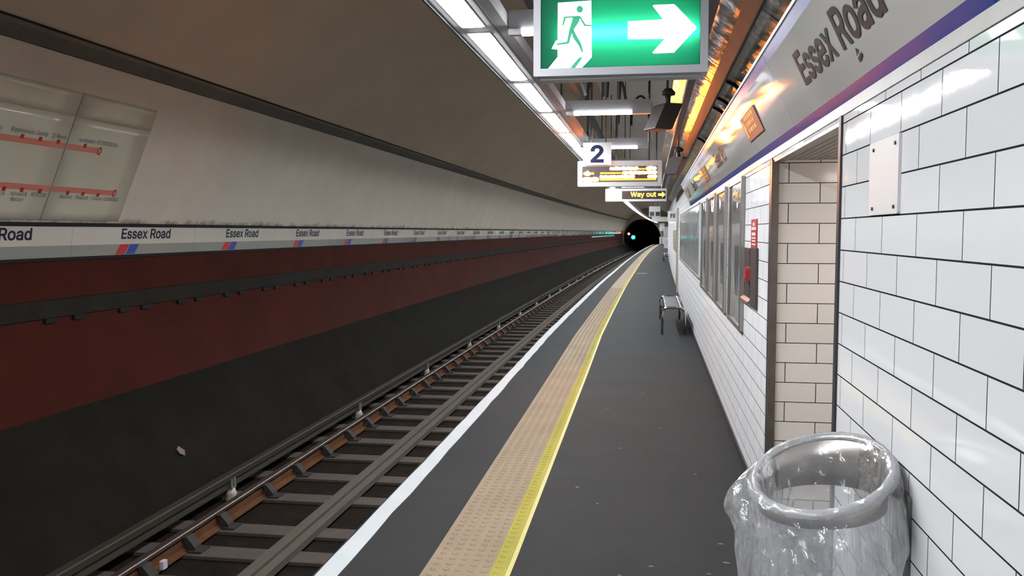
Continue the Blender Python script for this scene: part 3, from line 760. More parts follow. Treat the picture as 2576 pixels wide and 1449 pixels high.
# ================================================================== EXIT SIGN
EYS = 3.30
t = thing('exit_sign', 'green lit exit sign with running man and arrow', 'exit sign', (0, EYS, 2.13))
X = lambda z: (z - 220) * .0004007 - .413
Zs = lambda x, y: .032 + (632 - (y + (x - 220) * .056)) * .0004193
gx0, gx1, gz0, gz1 = -.413, .175, .032, .294
mb = MB(); fx0, fx1, fz0, fz1 = -.440, .203, .004, .322
mb.box(fx0, gx0, 0, .11, fz0, fz1); mb.box(gx1, fx1, 0, .11, fz0, fz1); mb.box(gx0, gx1, 0, .11, fz0, gz0); mb.box(gx0, gx1, 0, .11, gz1, fz1)
mb.box(fx0, fx1, .11, .115, fz0, fz1)
mb.bevel_box(fx0 + .02, fx1 - .02, .03, .10, -.006, .004, .004)
mb.build('box_frame', 'sign_box', t)
mb = MB(); mb.box(gx0, gx1, .060, .064, gz0, gz1); mb.box(gx0, gx0 + .003, .008, .060, gz0, gz1); mb.box(gx1 - .003, gx1, .008, .060, gz0, gz1)
mb.box(gx0, gx1, .008, .060, gz0, gz0 + .003); mb.box(gx0, gx1, .008, .060, gz1 - .003, gz1); mb.build('added_dark_liner', 'liner_dark', t)  # dark liner added so the tube glow fades towards the edges
gp = MB().box(gx0, gx1, .004, .007, gz0, gz1).build('green_panel', 'green_panel', t)
MB().tube([(gx0 + .10, .027, .158), (gx1 - .015, .027, .158)], .008, 10).build('lamp_tube', 'sign_tube', t)
def picto(polys, y0, y1):
    mb = MB()
    for p in polys: mb.poly([(X(a), Zs(a, b)) for a, b in p], lambda u, v, w: (u, y0 + (y1 - y0) * w / .001, v))
    return mb
circle = lambda cx, cy, r: [(cx + r * math.cos(q * math.pi / 10), cy + r * math.sin(q * math.pi / 10)) for q in range(20)]
picto([[(380, 45), (692, 20), (700, 515), (605, 612), (290, 628), (380, 520), (380, 456), (322, 451), (362, 378), (380, 373)]], .0036, .0030).build('door_pictogram', 'white_picto', gp)
picto([[(1255, 58), (1262, 48), (1450, 38), (1650, 228), (1652, 240), (1452, 455), (1262, 468), (1257, 458), (1365, 338), (1030, 350), (1030, 195), (1350, 170)]], .0036, .0030).build('arrow_pictogram', 'white_picto', gp)
picto([circle(585, 98, 30),
       [(440, 165), (580, 155), (590, 166), (456, 178), (436, 240), (420, 243)],
       [(520, 172), (590, 160), (580, 205), (555, 240), (528, 280), (504, 335), (478, 335), (490, 270), (512, 210)],
       [(575, 160), (592, 160), (640, 230), (696, 233), (698, 244), (628, 243)],
       [(478, 335), (504, 335), (488, 395), (478, 402), (368, 419), (374, 403), (466, 385)],
       [(510, 285), (530, 280), (552, 322), (598, 396), (620, 470), (608, 476), (578, 418), (522, 345)],
       [(497, 617), (545, 614), (615, 518), (580, 522)]], .0029, .0024).build('green_figure', 'green_picto', gp)
mb = MB(); mb.tube([(-.30, .06, fz1), (-.30, .06, 1.0)], .010, 8); mb.tube([(.06, .06, fz1), (.06, .06, 1.0)], .010, 8)
mb.build('hanger', 'galv', t)

# ================================================================== HANGING SIGNS FARTHER ALONG
def blob_row(mb, x0, x1, z, r, y, rr, step=.75):
    x = x0 + r
    while x < x1 - r * .5:
        rad = r * rr.uniform(.82, 1.08); zz = z + rr.uniform(-.12, .12) * r
        mb.poly([(x + rad * math.cos(q * math.pi / 5), zz + rad * math.sin(q * math.pi / 5)) for q in range(10)], lambda u, v, w: (u, y - w, v), .002)
        x += r * step * 2 * .62
BY = 10.4; BO = off(BY)
t = thing('departure_board', 'white departure board with glowing amber lines', 'departure board', (0, BY, 2.085))
mb = MB(); a, b = -.856, .131
mb.bevel_box(a, b, 0, .22, 0, .30, .012)
mb.build('casing', 'sign_box', t)
dw = MB().box(-.80, .078, -.004, .0, .055, .235).build('display_window', 'panel_dark', t)
mb = MB(); rr = random.Random(4); y = -.0045
blob_row(mb, -.48, -.145, .208, .020, y, rr); blob_row(mb, -.055, .068, .208, .022, y, rr)
blob_row(mb, -.335, .068, .158, .020, y, rr); blob_row(mb, -.595, -.19, .112, .020, y, rr); blob_row(mb, -.04, .068, .112, .020, y, rr)
blob_row(mb, -.795, -.61, .082, .026, y, rr); blob_row(mb, -.775, -.71, .150, .024, y, rr)
mb.poly([(-.765, .15), (-.715, .15), (-.735, .19)], lambda u, v, w: (u, y - w, v), .002)
mb.build('amber_text', 'amber', dw)
mb = MB(); mb.box(-.59, -.34, -.0046, -.004, .146, .166); mb.box(-.79, -.66, -.0046, -.004, .140, .166); mb.box(-.59, .068, -.0046, -.004, .068, .090); mb.box(-.15, -.06, -.0046, -.004, .19, .212)
mb.build('dim_text', 'amber_dim', dw)
mb = MB()
for xx in (-.70, -.02): mb.tube([(xx, .11, .30), (xx, .11, 1.4)], .012, 8)
mb.build('hanger', 'galv', t)
t = thing('platform_number_sign', 'white plate with a large navy 2 before the departure board', 'sign', (-.622, BY - .035, 2.335))
MB().bevel_box(-.165, .165, -.012, .012, 0, .262, .006).build('plate', 'white_box', t)
mb = MB(); add_text(mb, '2', lambda u, v, w: (u, -.0125 - w, v), -.078, .026, w=.155, h=.205, bold=.028); mb.build('numeral', 'ink', t)
mb = MB()
for xx in (-.10, .10): mb.tube([(xx, 0, .262), (xx, 0, 1.1)], .008, 8)
mb.build('hanger', 'galv', t)
WY = 15.4
t = thing('way_out_sign', 'white hanging sign with lit amber Way out and arrow', 'sign', (0, WY, 2.08))
MB().bevel_box(-.778, .280, 0, .16, 0, .220, .01).build('casing', 'sign_box', t)
dw = MB().box(-.49, .262, -.004, 0, .04, .180).build('display_window', 'panel_dark', t)
[add_text(MB(), 'Way out', lambda u, v, w: (u, -.005 - w, v), -.34, .078, w=.44, h=.086, bold=.015, word=wd).build('lettering', 'amber_soft', dw) for wd in (0, 1)]
mb = MB(); mb.poly([(.135, .095), (.20, .095), (.20, .062), (.258, .115), (.20, .165), (.20, .133), (.135, .133)], lambda u, v, w: (u, -.005 - w, v), .002); mb.build('arrow', 'amber_soft', dw)
mb = MB()
for xx in (-.60, .10): mb.tube([(xx, .08, .22), (xx, .08, 1.6)], .012, 8)
mb.build('hanger', 'galv', t)

# ================================================================== LIGHTING RUN OVER THE PLATFORM EDGE
LZ = H + 1.10
lys = frange(-5.2, 107.5, 1.66)
mb = MB()
mb.sweep([(-1.075, LZ + .012), (-1.055, LZ + .004), (-.835, LZ + .004), (-.775, LZ + .012), (-.775, LZ + .085), (-.80, LZ + .10), (-1.05, LZ + .10), (-1.075, LZ + .06)], lys, True)
t = thing('lighting_trunking', 'long grey-white lighting trunking over the platform edge', 'trunking', (0, 0, 0))
mb.build('trunking_body', 'housing', t)
MB().sweep([(-1.082, LZ - .004), (-1.070, LZ - .004), (-1.070, LZ + .03), (-1.082, LZ + .03)], lys, True).build('edge_lip', 'galv', t)
MB().sweep([(-.842, LZ - .002), (-.832, LZ - .002), (-.832, LZ + .005), (-.842, LZ + .005)], lys, True).build('centre_lip', 'galv', t)
proto = None
ystart = 4.86 - 1.66 * 4; k = 0; seen = 0
while ystart + 1.46 < 108:
    if True:
        c = ystart + .73; loc = (-.953 + off(c), c, LZ)
        vis = ystart + 1.46 > 4.0
        if vis: seen += 1
        lab = 'white glowing tube light over the platform edge, %s from the top of the photo' % nth(seen) if vis else 'white glowing tube light over the platform edge above the viewer, %s back from the photo' % nth(5 - k)
        if proto is None:
            proto = thing('tube_light', lab, 'light', loc, 'tube lights over the platform edge')
            MB().bevel_box(-.068, .068, -.76, .76, .0005, .0038, .001).build('gear_tray', 'housing_dark', proto)
            MB().sweep([(-.058, .0), (-.057, -.003), (-.05, -.007), (.05, -.007), (.057, -.003), (.058, .0)], [-.73, .73], True).build('diffuser', 'tube_glow', proto)
        else: dup(proto, loc, lab)
    ystart += 1.66; k += 1
# cross bars with a lamp underneath
proto = None
for k, y in enumerate([4.78 + 3.31 * i for i in range(-1, 9)]):
    if k == 0: continue
    loc = (off(y), y, LZ)
    lab = 'white cross bar lamp spanning from trunking to soffit, %s from the exit sign' % nth(k)
    if proto is None:
        proto = thing('cross_bar_light', lab, 'light', loc, 'cross bar lamps over the platform')
        MB().box(-.772, .0, -.03, .03, .0, .100).build('bar', 'housing_dark', proto)
        MB().box(.0, .012, -.035, .035, -.022, .06).build('end_cap', 'housing', proto)
        MB().sweep([(-.03, .0), (-.034, -.02), (-.02, -.034), (.02, -.034), (.034, -.02), (.03, .0)], [0, 1], True)
        mb = MB(); prof = [(-.032, .0), (-.036, -.016), (-.022, -.030), (.022, -.030), (.036, -.016), (.032, .0)]
        n = len(prof); vs = [(x, a, b) for x in (-.70, -.17) for a, b in prof]
        mb.add(vs, [(i, (i + 1) % n, (i + 1) % n + n, i + n) for i in range(n)] + [tuple(range(n)), tuple(range(n, 2 * n))]); mb.build('lamp_diffuser', 'bar_glow', proto)
        for xa, xb in ((-.772, -.70), (-.17, .0)):
            mb = MB()
            vs = [(x, a, b) for x in (xa, xb) for a, b in prof]
            mb.add(vs, [(i, (i + 1) % n, (i + 1) % n + n, i + n) for i in range(n)] + [tuple(range(n)), tuple(range(n, 2 * n))])
            mb.build('lamp_cover', 'white_box', proto)
    else: dup(proto, loc, lab)

# ================================================================== SERVICES ABOVE THE PLATFORM
# glossy curved soffit sheets that pick up the amber glow
prof = [(.17, H + 1.165), (.26, H + 1.105), (.38, H + 1.02), (.50, H + .93), (.595, H + .85)]
profc = prof + [(x + .01, z + .012) for x, z in reversed(prof)]
k = 0
for a in [-.40 + 2.17 * i for i in range(0, 12)]:
    b = a + 2.15; c = (a + b) / 2; k += 1
    o = MB().sweep(profc, frange(a, b, .7), True, smooth=False).build('soffit_sheet', 'soffit')
    tag(o, 'glossy curved soffit sheet above the fascia, %s one counting away from the viewer' % nth(k), 'ceiling panel', 'glossy soffit sheets above the fascia')
ty = frange(-1, 26, 1)
o = MB().rect_sweep(.236, .286, H + .985, H + 1.03, ty).build('cable_tray', 'tray'); tag(o, 'dark brown cable tray running along under the soffit sheets, left one', 'cable tray', 'dark trays under the soffit')
t = thing('cable_duct', 'wide dark cable duct running along above the fascia edge', 'cable duct', (0, 0, 0))
MB().sweep([(.358, H + .905), (.412, H + .872), (.428, H + .905), (.374, H + .945)], ty, True).build('duct_body', 'tray', t)
MB().sweep([(.412, H + .866), (.424, H + .866), (.428, H + .88), (.416, H + .88)], ty, True).build('duct_lip', 'cable', t)
for k, (y, r, lab) in enumerate(((3.25, .026, 'silver conduit bend crossing the soffit above the fascia, nearer of two'), (3.38, .013, 'thin silver conduit crossing the soffit beside the thick conduit'))):
    pts = [(.40, y + .06, H + .955), (.43, y + .02, H + .945), (.50, y, H + .895), (.57, y - .02, H + .835)]
    o = MB().tube(pts, r, 10).build('conduit', 'galv'); tag(o, lab, 'conduit')
for k, y in enumerate((5.6, 6.3, 6.75, 8.9)):
    o = MB().tube([(.42, y, H + .955), (.50, y - .03, H + .905), (.57, y - .05, H + .84)], .012, 8).build('cable_drop', 'cable')
    tag(o, 'dark cable crossing the amber-lit soffit, %s counting away from the viewer' % nth(k + 1), 'cable', 'cables crossing the soffit')
# hanger struts between trunking and vault
k = 0
for i in range(5):
    y = 4.6 + 3.31 * i
    for (x, w) in ((-.80, .009), (-.42, .007)):
        k += 1
        z1 = circ_zr(x) - LZ - .10
        o = MB().box(-w, w, -w, w, 0, z1 + .0).build('hanger_rod', 'strut', None, (x + off(y), y, LZ + .10))
        tag(o, 'dark hanger rod between cross bar and vault, %s from the viewer' % nth(k), 'rod', 'hanger rods above the cross bars')
for k, y in enumerate((5.0, 8.4)):
    o = MB().tube([(-.62, y, LZ + .20), (-.90, y + .10, LZ + .95)], .018, 6).build('brace', 'strut'); tag(o, 'dark slanting brace above the trunking, %s from the viewer' % nth(k + 1), 'brace', 'slanting braces above the trunking')
o = MB().rect_sweep(-.86, -.80, LZ + .46, LZ + .54, frange(-1, 30, 1.5)).build('channel_rail', 'strut'); tag(o, 'dark channel running high above the lighting trunking', 'rail')
for k, (x, y, w, h_) in enumerate(((-.45, 8.9, .20, .42), (-.30, 6.1, .13, .25), (-.12, 10.0, .10, .28))):
    pts = [(x - w * math.cos(a), y, LZ + .14 + h_ * math.sin(a)) for a in [math.pi * q / 14 for q in range(15)]]
    pts = [(x - w, y, LZ + .09)] + pts + [(x + w, y, LZ + .09)]
    o = MB().tube(pts, .014, 8).build('cable_loop', 'cable'); tag(o, 'black cable loop above a cross bar lamp, %s' % ['the largest one', 'beside the exit sign', 'by the departure board'][k], 'cable', 'cable loops above the platform')
for k, (x, y) in enumerate(((-.33, 9.2), (-.25, 5.9), (-.02, 7.2), (-.36, 7.4), (.10, 6.2))):
    o = MB().tube([(x, y, LZ + .02), (x + .01, y, LZ + .4), (x - .01, y, LZ + .75)], [.006, .013, .006], 8).build('cable_drop', 'cable')
    tag(o, 'dark cable dropping from the vault between the cross bars, %s of five' % nth(k + 1), 'cable', 'cables dropping from the vault')
# loudspeakers under the soffit
def speaker(loc, lab, s=1.0, rot=.5):
    t = thing('loudspeaker', lab, 'loudspeaker', loc, 'loudspeakers under the soffit', rot)
    mb = MB(); mb.bevel_box(-.075 * s, .075 * s, -.09 * s, .09 * s, -.20 * s, 0, .012); mb.v = [(x + z * .45, y, z) for x, y, z in mb.v]; mb.build('case', 'speaker', t)
    mb = MB(); mb.tube([(0, 0, 0), (-.01, 0, .07 * s)], .02, 8); mb.lathe([(0, .06 * s), (.05 * s, .07 * s), (.055 * s, .09 * s), (.03 * s, .12 * s), (0, .125 * s)], n=14); mb.build('mount', 'cable', t)
    MB().tube([(-.01, 0, .12 * s), (0, 0, .75)], .01, 8).build('hanger', 'galv', t)
speaker((.13, 6.9, H + .98), 'dark box loudspeaker hung right of the near cross bar lamp')
speaker((.30, 9.6, H + .80), 'dark round-topped loudspeaker hung beside the departure board', .9, -.3)

# ================================================================== FAR END OF THE PLATFORM
MY = 31.0
t = thing('monitor_bank', 'white hanging housing with two dark monitors beyond the Way out sign', 'monitor', (off(MY), MY, 2.08))
MB().bevel_box(-.11, .28, 0, .40, 0, .36, .012).build('housing', 'white_box', t)
MB().box(-.085, .065, -.006, 0, .02, .17).build('screen', 'screen', t); MB().box(.115, .262, -.006, 0, .02, .17).build('screen', 'screen', t)
mb = MB(); mb.tube([(0, .2, .36), (0, .2, 1.7)], .015, 8); mb.tube([(.2, .2, .36), (.2, .2, 1.6)], .015, 8); mb.build('hanger', 'galv', t)
o = MB().bevel_box(.10, .95, 48, 48.3, 2.10, 2.36, .01).build('hanging_sign_box', 'white_box'); tag(o, 'long plain white box sign hanging before the tunnel mouth', 'sign')
EB = 108.8; ex = off(EB)
t = thing('end_barrier', 'white barrier panel closing the far platform end', 'barrier', (1.35, EB, 0))
MB().box(-.18, .45, -.03, .03, .02, .92).build('panel', 'white_box', t)
for x in (-.16, .42): MB().tube([(x, .05, 0), (x, .05, .95)], .025, 8).build('leg', 'galv', t)
t = thing('end_notice', 'white notice with a small red dot at the platform end', 'sign', (1.42, EB - .2, 1.65))
MB().box(-.26, .34, -.015, .015, 0, .95).build('board', 'white_box', t)
MB().tube([(.14, -.016, .16), (.14, -.022, .16)], .07, 12).build('red_dot', 'red_sign', t)
MB().tube([(0, .03, -1.65), (0, .03, .6)], .025, 8).build('leg', 'galv', t)
CBY = 84.0
t = thing('wall_cabinet', 'tall white cabinet on the wall behind the far bin', 'cabinet', (wall_x(CBY) - .25, CBY, 0))
MB().bevel_box(-.25, .249, -.2, .2, .95, 2.0, .01, 'z').build('case', 'white_box', t)
MB().bevel_box(-.2, .249, -.19, .19, 0, .945, .01, 'z').build('plinth', 'housing_dark', t)
MB().box(-.23, .23, -.212, -.2, 1.0, 1.95).build('door', 'housing', t)
# signals at the tunnel mouth
SYG = 112.5
t = thing('tunnel_signal', 'cyan-green lit signal lamp at the tunnel mouth', 'signal', (-2.10, SYG, .84))
MB().bevel_box(-.30, .30, 0, .2, -.30, .35, .05).build('case', 'cable', t)
MB().tube([(0, -.002, 0), (0, -.06, 0)], .24, 18).build('lens', 'sig_green', t)
MB().tube([(-.3, .1, -.1), (-.95, .1, -.1)], .05, 8).build('arm', 'strut', t)
t = thing('tunnel_signal', 'small orange-red lamp left of the green signal', 'signal', (-2.66, SYG, 1.28))
MB().bevel_box(-.20, .20, 0, .2, -.2, .22, .04).build('case', 'cable', t)
MB().tube([(0, -.002, 0), (0, -.06, 0)], .15, 18).build('lens', 'sig_red', t)
MB().tube([(-.2, .1, 0), (-.55, .1, 0)], .05, 8).build('arm', 'strut', t)

# ================================================================== LEFT WALL: NAME BAND
pitch = 2.193; base = 7.29; k = 0; proto = None
z0, z1, zg = 1.318, 1.597, 1.424
xb, xt = circ_x(z0), circ_x(z1)
def bandpt(y, z, w=0): return (xb + (xt - xb) * (z - z0) / (z1 - z0) + .004 + w, y, z)
idx = int((Y0 - base) / pitch); y = base + idx * pitch
while y + pitch < Y1 - 4:
    c = y + pitch / 2; d = off(c)
    yl = 7.29 + (c - pitch / 2 - 7.29)
    slope = (off(c + .5) - off(c - .5))
    vis = y + pitch > 5.95
    if vis: k += 1
    lab = ('white enamel band panel lettered Essex Road on far wall, %s from the left edge' % nth(k)) if vis else 'white enamel band panel lettered Essex Road, %s beyond the left picture edge' % nth(int(round((base - pitch - y) / pitch)) + 1)
    if vis or y > -1:
        if proto is None:
            proto = thing('name_band_panel', lab, 'station sign', (d, c, 0), 'Essex Road name panels on the far wall')
            hp = pitch / 2 - .002
            def quadbox(mb, y0, y1, za, zb, th):
                p = [bandpt(y0, za), bandpt(y1, za), bandpt(y1, zb), bandpt(y0, zb)]
                mb.add(p + [(q[0] - th, q[1], q[2]) for q in p], [(0, 1, 2, 3), (4, 5, 6, 7), (0, 1, 5, 4), (1, 2, 6, 5), (2, 3, 7, 6), (3, 0, 4, 7)]); return mb
            wf = quadbox(MB(), -hp, hp, zg, z1, .02).build('white_face', 'white_enamel', proto)
            gf = quadbox(MB(), -hp, hp, z0, zg - .0005, .02).build('grey_face', 'grey_enamel', proto)
            T = lambda u, v, w: bandpt(u, v, .0015 + w)
            u0 = 8.047 - (7.29 + pitch / 2)
            [add_text(MB(), 'Essex Road', T, u0, 1.478, w=.905, h=.105, bold=.020, word=wd).build('lettering', 'ink', wf) for wd in (0, 1)]
            T2 = lambda u, v, w: bandpt(u, v, .001 + w)
            m0 = u0 - .075; zc0, zc1 = z0 + .006, zg - .002
            MB().poly([(m0, zc0), (m0 + .15, zc0), (m0 + .225, zc1), (m0 + .075, zc1)], T2).build('red_flash', 'flash_red', gf)
            MB().poly([(m0 + .175, zc0), (m0 + .325, zc0), (m0 + .40, zc1), (m0 + .25, zc1)], T2).build('blue_flash', 'flash_blue', gf)
        else:
            r = dup(proto, (d, c, 0), lab)
            r.rotation_euler = (0, 0, -math.atan(slope))
            r.location.x += 5.25 * (1 - math.cos(math.atan(slope))); r.location.y += -5.25 * math.sin(math.atan(slope)) * 1.0
    y += pitch
# line-diagram boards
MAPZ0, MAPZ1 = 1.652, 2.725
def mappt(y, z, w=0): return (lean_x(z) + .012 + w, y, z - w * .4)
def map_board(y0, y1, label, lines, texts, rings, ticks):
    t = thing('line_map_board', label, 'map', (0, 0, 0), 'line map boards on the far wall')
    def sheet(za, zb, n=12):
        mb = MB(); ys = frange(y0 + .005, y1 - .005, .3); g = []
        for y in ys:
            for i in range(n + 1): g.append(mappt(y, za + (zb - za) * i / n))
        m = n + 1; L = len(g)
        g2 = [(p[0] - .008, p[1], p[2]) for p in g]
        fs = [(j * m + i, j * m + i + 1, (j + 1) * m + i + 1, (j + 1) * m + i) for j in range(len(ys) - 1) for i in range(n)]
        rim = [j * m for j in range(len(ys))] + [(len(ys) - 1) * m + i for i in range(1, m)] + [j * m + n for j in range(len(ys) - 2, -1, -1)] + [i for i in range(n - 1, 0, -1)]
        mb.add(g + g2, fs + [tuple(i + L for i in f) for f in fs] + [(rim[i], rim[(i + 1) % len(rim)], rim[(i + 1) % len(rim)] + L, rim[i] + L) for i in range(len(rim))], True)
        return mb
    mp = sheet(MAPZ0, 2.528).build('map_panel', 'map_enamel', t)
    sheet(2.532, MAPZ1, 4).build('header_panel', 'map_enamel', t)
    R = lambda ya, yb, za, zb, w=.0015: [mappt(ya, za, w), mappt(yb, za, w), mappt(yb, zb, w), mappt(ya, zb, w)]
    mb = MB()
    for ya, yb, z in lines: mb.add(R(max(ya, y0 + .01), min(yb, y1 - .01), z - .024, z + .024), [(0, 1, 2, 3)])
    mb.build('route_line', 'map_red', mp)
    for y, z in ticks: MB().add(R(y - .02, y + .02, z - .012, z + .022, .002), [(0, 1, 2, 3)]).build('station_tick', 'map_tick', mp)
    for y, z in rings:
        mb = MB()
        n = 20; v = []
        for q in range(n):
            a = 2 * math.pi * q / n
            v += [mappt(y + .030 * math.cos(a), z + .036 * math.sin(a), .002), mappt(y + .018 * math.cos(a), z + .022 * math.sin(a), .002)]
        mb.add(v, [(2 * q, (2 * q + 2) % (2 * n), (2 * q + 3) % (2 * n), 2 * q + 1) for q in range(n)]); mb.build('end_ring', 'map_tick', mp)
    mb = MB()
    for s, y, z, w in texts: add_text(mb, s, lambda u, v, q: mappt(u, v, .002), y, z, w=w, h=.034)
    mb.build('station_names', 'ink_grey', mp)
map_board(4.55, 6.812, 'pale line map board at the left picture edge with red routes', [(4.6, 6.9, 2.280), (4.6, 6.9, 1.920)],
          [('Arlesey', 5.86, 2.335, .19), ('Biggleswade', 6.14, 2.335, .255), ('Sandy', 6.43, 2.335, .13), ('St Neots', 6.61, 2.335, .175),
           ('Baldock', 6.10, 1.845, .20), ('Ashwell &', 6.36, 1.845, .19), ('Morden', 6.385, 1.800, .14), ('ROYSTON', 6.60, 1.845, .175)], [],
          [(6.278, 2.302), (6.488, 2.302), (6.707, 2.302), (6.272, 1.890), (6.473, 1.890), (6.69, 1.890), (5.95, 2.302), (5.95, 1.890)])
map_board(6.820, 7.945, 'pale line map board ending both red routes, right-hand one', [(6.8, 7.277, 2.280), (6.8, 7.711, 1.920)],
          [('Huntingdon', 6.95, 2.335, .215), ('PETERBOROUGH', 7.21, 2.335, .30), ('Meldreth', 6.96, 1.845, .165), ('Shepreth', 7.17, 1.845, .175), ('Foxton', 7.41, 1.845, .135), ('CAMBRIDGE', 7.59, 1.845, .225)],
          [(7.277, 2.280), (7.711, 1.920)], [(7.057, 2.302), (7.046, 1.890), (7.255, 1.890), (7.474, 1.890)])
# grimy streak of dirt at the board's foot and along the plaster is in the plaster itself
# ledge with paired brackets
t = thing('cable_ledge', 'grimy grey ledge running along the red wall', 'ledge', (0, 0, 0))
MB().sweep([(circ_x(.945) + .001, .945), (circ_x(.945) + .022, .940), (circ_x(.78) + .022, .782), (circ_x(.78) + .001, .776)], YS, True).build('ledge_body', 'ledge', t)
bp = [y for i in range(100) for y in (7.01 + 1.10 * (i - 1), 7.40 + 1.10 * (i - 1))]
br_me = None
rest = MB(); cnt = 0
for y in bp:
    if y > Y1 - 1: break
    loc = (circ_x(.77) + off(y), y, .735)
    if cnt < 100:
        if br_me is None:
            mb = MB(); mb.bevel_box(.001, .026, -.085, .085, 0, .044, .016, 'x'); o = mb.build('bracket', 'black', t, loc); br_me = o.data
        else:
            o = bpy.data.objects.new('bracket', br_me); COL.objects.link(o); o.parent = t; o.location = loc
    else: rest.box(loc[0] + .001, loc[0] + .026, y - .085, y + .085, loc[2], loc[2] + .044)
    cnt += 1
o = rest.build('far_brackets', 'black', t); o['kind'] = 'stuff'
ys = frange(70, 96, 2)
o = MB().rect_sweep(circ_x(1.12) + .012, circ_x(1.12) + .05, 1.08, 1.19, ys).build('pale_conduit', 'white_box'); tag(o, 'long pale strip on the red wall near the tunnel mouth', 'strip')

# ================================================================== TRACK
RZ = -.875
def rail(xc, label, rust_side):
    t = thing('running_rail', label, 'rail', (0, 0, 0), 'running rails')
    ys = frange(Y0, Y1 + 58, 1.5)
    MB().sweep([(xc - .035, RZ - .03), (xc - .035, RZ - .006), (xc - .028, RZ), (xc + .028, RZ), (xc + .035, RZ - .006), (xc + .035, RZ - .03), (xc + .012, RZ - .042), (xc - .012, RZ - .042)], ys, True).build('rail_head', 'railtop', t)
    MB().sweep([(xc - .010, RZ - .135), (xc - .010, RZ - .040), (xc + .010, RZ - .040), (xc + .010, RZ - .135)], ys, True).build('rail_web', 'rust', t)
    MB().sweep([(xc - .070, RZ - .150), (xc - .070, RZ - .140), (xc - .012, RZ - .128), (xc + .012, RZ - .128), (xc + .070, RZ - .140), (xc + .070, RZ - .150)], ys, True).build('rail_foot', 'rust', t)
rail(-3.715, 'rusty running rail on the far side of the track', 1)
rail(-2.215, 'running rail tucked close under the platform edge', -1)
t = thing('conductor_rail', 'raised conductor rail on insulators at the foot of the bank', 'rail', (0, 0, 0))
ys = frange(Y0, Y1 + 58, 1.5)
MB().sweep([(-4.075, -.805), (-4.005, -.805), (-4.000, -.815), (-4.000, -.865), (-4.025, -.875), (-4.025, -.905), (-3.985, -.915), (-3.985, -.925), (-4.095, -.925), (-4.095, -.915), (-4.055, -.905), (-4.055, -.875), (-4.08, -.865), (-4.08, -.815)], ys, True).build('rail_body', 'conductor', t)
MB().sweep([(-4.225, -.90), (-4.205, -.90), (-4.205, -1.020), (-4.225, -1.020)], ys, True).build('guard_board', 'conductor', t)
SL = [3.50, 4.26, 5.03, 5.797, 6.42, 6.98, 7.888, 8.622, 9.429, 10.215, 10.937, 11.643]
while SL[-1] < Y1 - 1.2: SL.append(SL[-1] + .755)
SL = [1.2, 1.97, 2.73] + SL
proto = None; k = 0
for y in SL:
    k += 1; loc = (off(y), y, -1.06)
    lab = 'dusty grey sleeper across the track, %s from the bottom of the photo' % nth(k - 3) if k > 3 else 'dusty grey sleeper across the track, %s below the bottom picture edge' % nth(4 - k)
    if proto is None:
        proto = thing('sleeper', lab, 'sleeper', loc, 'sleepers under the track')
        MB().bevel_box(-4.30, -1.60, -.115, .115, .001, .034, .006, 'x').build('beam', 'sleeper', proto)
        for xc in (-3.715, -2.215):
            mb = MB(); mb.box(xc - .16, xc + .19, -.075, .075, .034, .050)
            for sx in (-1, 1):
                p = [(xc + sx * .13, .05), (xc + sx * .125, .075), (xc + sx * .055, .155), (xc + sx * .016, .150), (xc + sx * .072, .052)]
                n = len(p); vs = [(a, yy, b) for yy in (-.05, .05) for a, b in p]
                mb.add(vs, [tuple(range(n)), tuple(range(n, 2 * n))] + [(i, (i + 1) % n, (i + 1) % n + n, i + n) for i in range(n)])
            mb.build('rail_chair', 'chair', proto)
    else: dup(proto, loc, lab)
# centre timbers
t = thing('centre_timbers', 'pair of long dusty timbers lying along the track centre', 'timber', (0, 0, 0))
MB().rect_sweep(-2.965, -2.868, -1.026, -.965, ys).build('timber', 'timber', t)
MB().rect_sweep(-2.840, -2.760, -1.026, -.968, ys).build('timber', 'timber', t)
MB().rect_sweep(-2.868, -2.840, -1.026, -1.02, ys).build('gap_strip', 'black', t)
proto = None
for k in range(-1, 27):
    y = 7.80 + 3.76 * k; loc = (off(y), y, BED)
    lab = 'white porcelain insulator under the conductor rail, %s from the viewer' % nth(k + 2)
    if proto is None:
        proto = thing('insulator', lab, 'insulator', loc, 'insulators under the conductor rail')
        MB().lathe([(0, .0), (.055, .0), (.060, .02), (.048, .05), (.056, .065), (.046, .09), (.034, .125), (0, .134)], (-4.0, 0, 0), 16).build('pot', 'porcelain', proto)
        mb = MB(); mb.box(-3.982, -3.972, -.045, -.015, .115, .22); mb.box(-3.982, -3.972, .015, .045, .115, .22); mb.box(-4.05, -3.96, -.05, .05, .1345, .1345 + .0005)
        mb.build('clip', 'clip', proto)
    else: dup(proto, loc, lab)
# litter by the track
def scrap(name, loc, pts, m, lab):
    mb = MB(); n = len(pts); mb.add([(x, y, z) for x, y, z in pts], [(0, i, i + 1) for i in range(1, n - 1)]); mb.v += [(x, y, z + .004) for x, y, z in pts]
    mb.f += [tuple(i + n for i in f) for f in mb.f[:n - 2]]; mb.smooth += [False] * (n - 2)
    o = mb.build(name, m, None, loc); return tag(o, lab, 'litter')
def bank_z(x):
    return lerp_tab([(-5.17, -.035), (-4.9, -.33), (-4.62, -.66), (-4.38, BED)], x)
x = -4.66; scrap('paper_scrap', (x + off(7), 8.0, bank_z(x) + .012), [(0, 0, 0), (.05, .03, -.05), (.09, -.03, -.085), (.06, -.08, -.055), (.02, -.07, -.015)], 'paper_dim', 'pinkish paper scrap on the dark concrete bank')
t = thing('crumpled_wrapper', 'crumpled gold wrapper beside the rail near the bottom', 'litter', (-3.62, 5.52, -.985))
bm_ = MB(); rr = random.Random(2)
vs = []; 
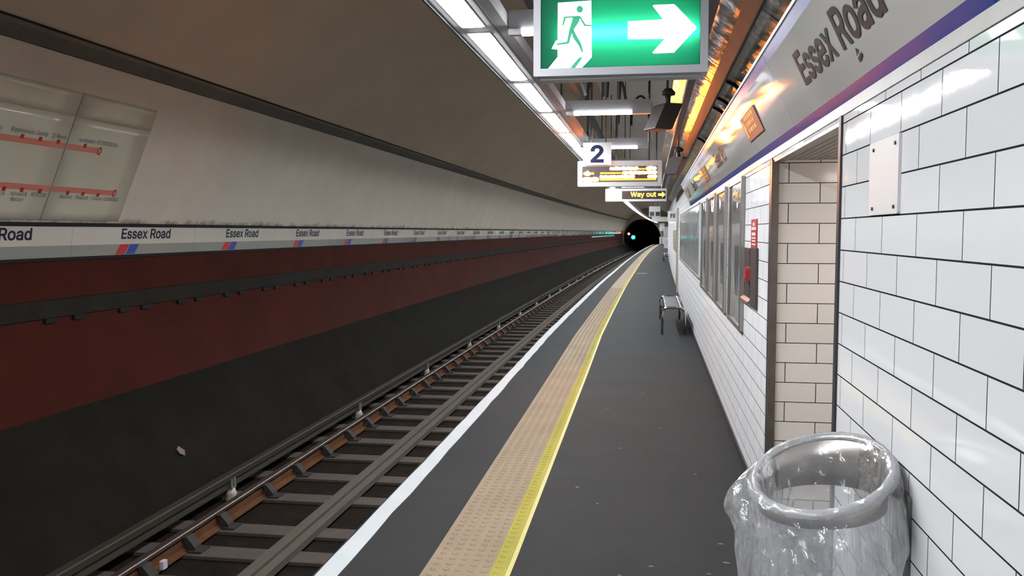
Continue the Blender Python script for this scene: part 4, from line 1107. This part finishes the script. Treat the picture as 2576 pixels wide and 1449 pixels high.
for i in range(6):
    for q in range(9):
        rad = (.012, .035, .045, .042, .03, .01)[i] * rr.uniform(.75, 1.2); vs.append((rad * math.cos(q * .698), rad * 1.2 * math.sin(q * .698), -.0 + i * .016))
bm_.add(vs, [(i * 9 + q, i * 9 + (q + 1) % 9, (i + 1) * 9 + (q + 1) % 9, (i + 1) * 9 + q) for i in range(5) for q in range(9)]); bm_.build('wrapper', 'foil_gold', t)
o = MB().bevel_box(-.02, .02, -.03, .03, 0, .06, .01, 'z').build('plastic_cup', 'paper', None, (-3.60, 5.93, -.985)); tag(o, 'crushed pale cup against the rusty rail near the bottom', 'litter')

# ================================================================== ADDED PASSAGE LIGHT, WORLD, CAMERA
t = thing('added_passage_lamp', 'unseen lamp added to brighten the passage', 'light', (1.65, 3.93, OZ))  # made-up fitting, lights the passage reveal from outside the view
MB().bevel_box(-.6, .6, -.06, .06, -.03, 0, .006, 'x').build('added_lamp_body', 'housing', t)
MB().bevel_box(-.58, .58, -.045, .045, -.055, -.03, .01, 'x').build('lamp_diffuser', 'added_passage_lamp', t)
w = bpy.data.worlds.new('World'); S.world = w; w.use_nodes = True
w.node_tree.nodes['Background'].inputs[0].default_value = (.012, .011, .011, 1); w.node_tree.nodes['Background'].inputs[1].default_value = 1.0
cam = bpy.data.cameras.new('Camera'); co = bpy.data.objects.new('Camera', cam); COL.objects.link(co)
cam.sensor_width = 36; cam.lens = 36 * 2190 / 2576; cam.clip_start = .05; cam.clip_end = 400
co.location = (0, 0, H); co.rotation_euler = (math.radians(90 - 3.697), 0, math.radians(8.985))
S.camera = co
vs_ = S.view_settings; vs_.view_transform = 'Standard'; vs_.look = 'None'; vs_.gamma = 1; vs_.exposure = .58; vs_.use_curve_mapping = False
S.cycles.max_bounces = 10; S.cycles.transparent_max_bounces = 24; S.cycles.diffuse_bounces = 5; S.cycles.glossy_bounces = 4
S.cycles.sample_clamp_indirect = 6; S.cycles.use_denoising = True
S.cycles.caustics_reflective = False; S.cycles.caustics_refractive = False
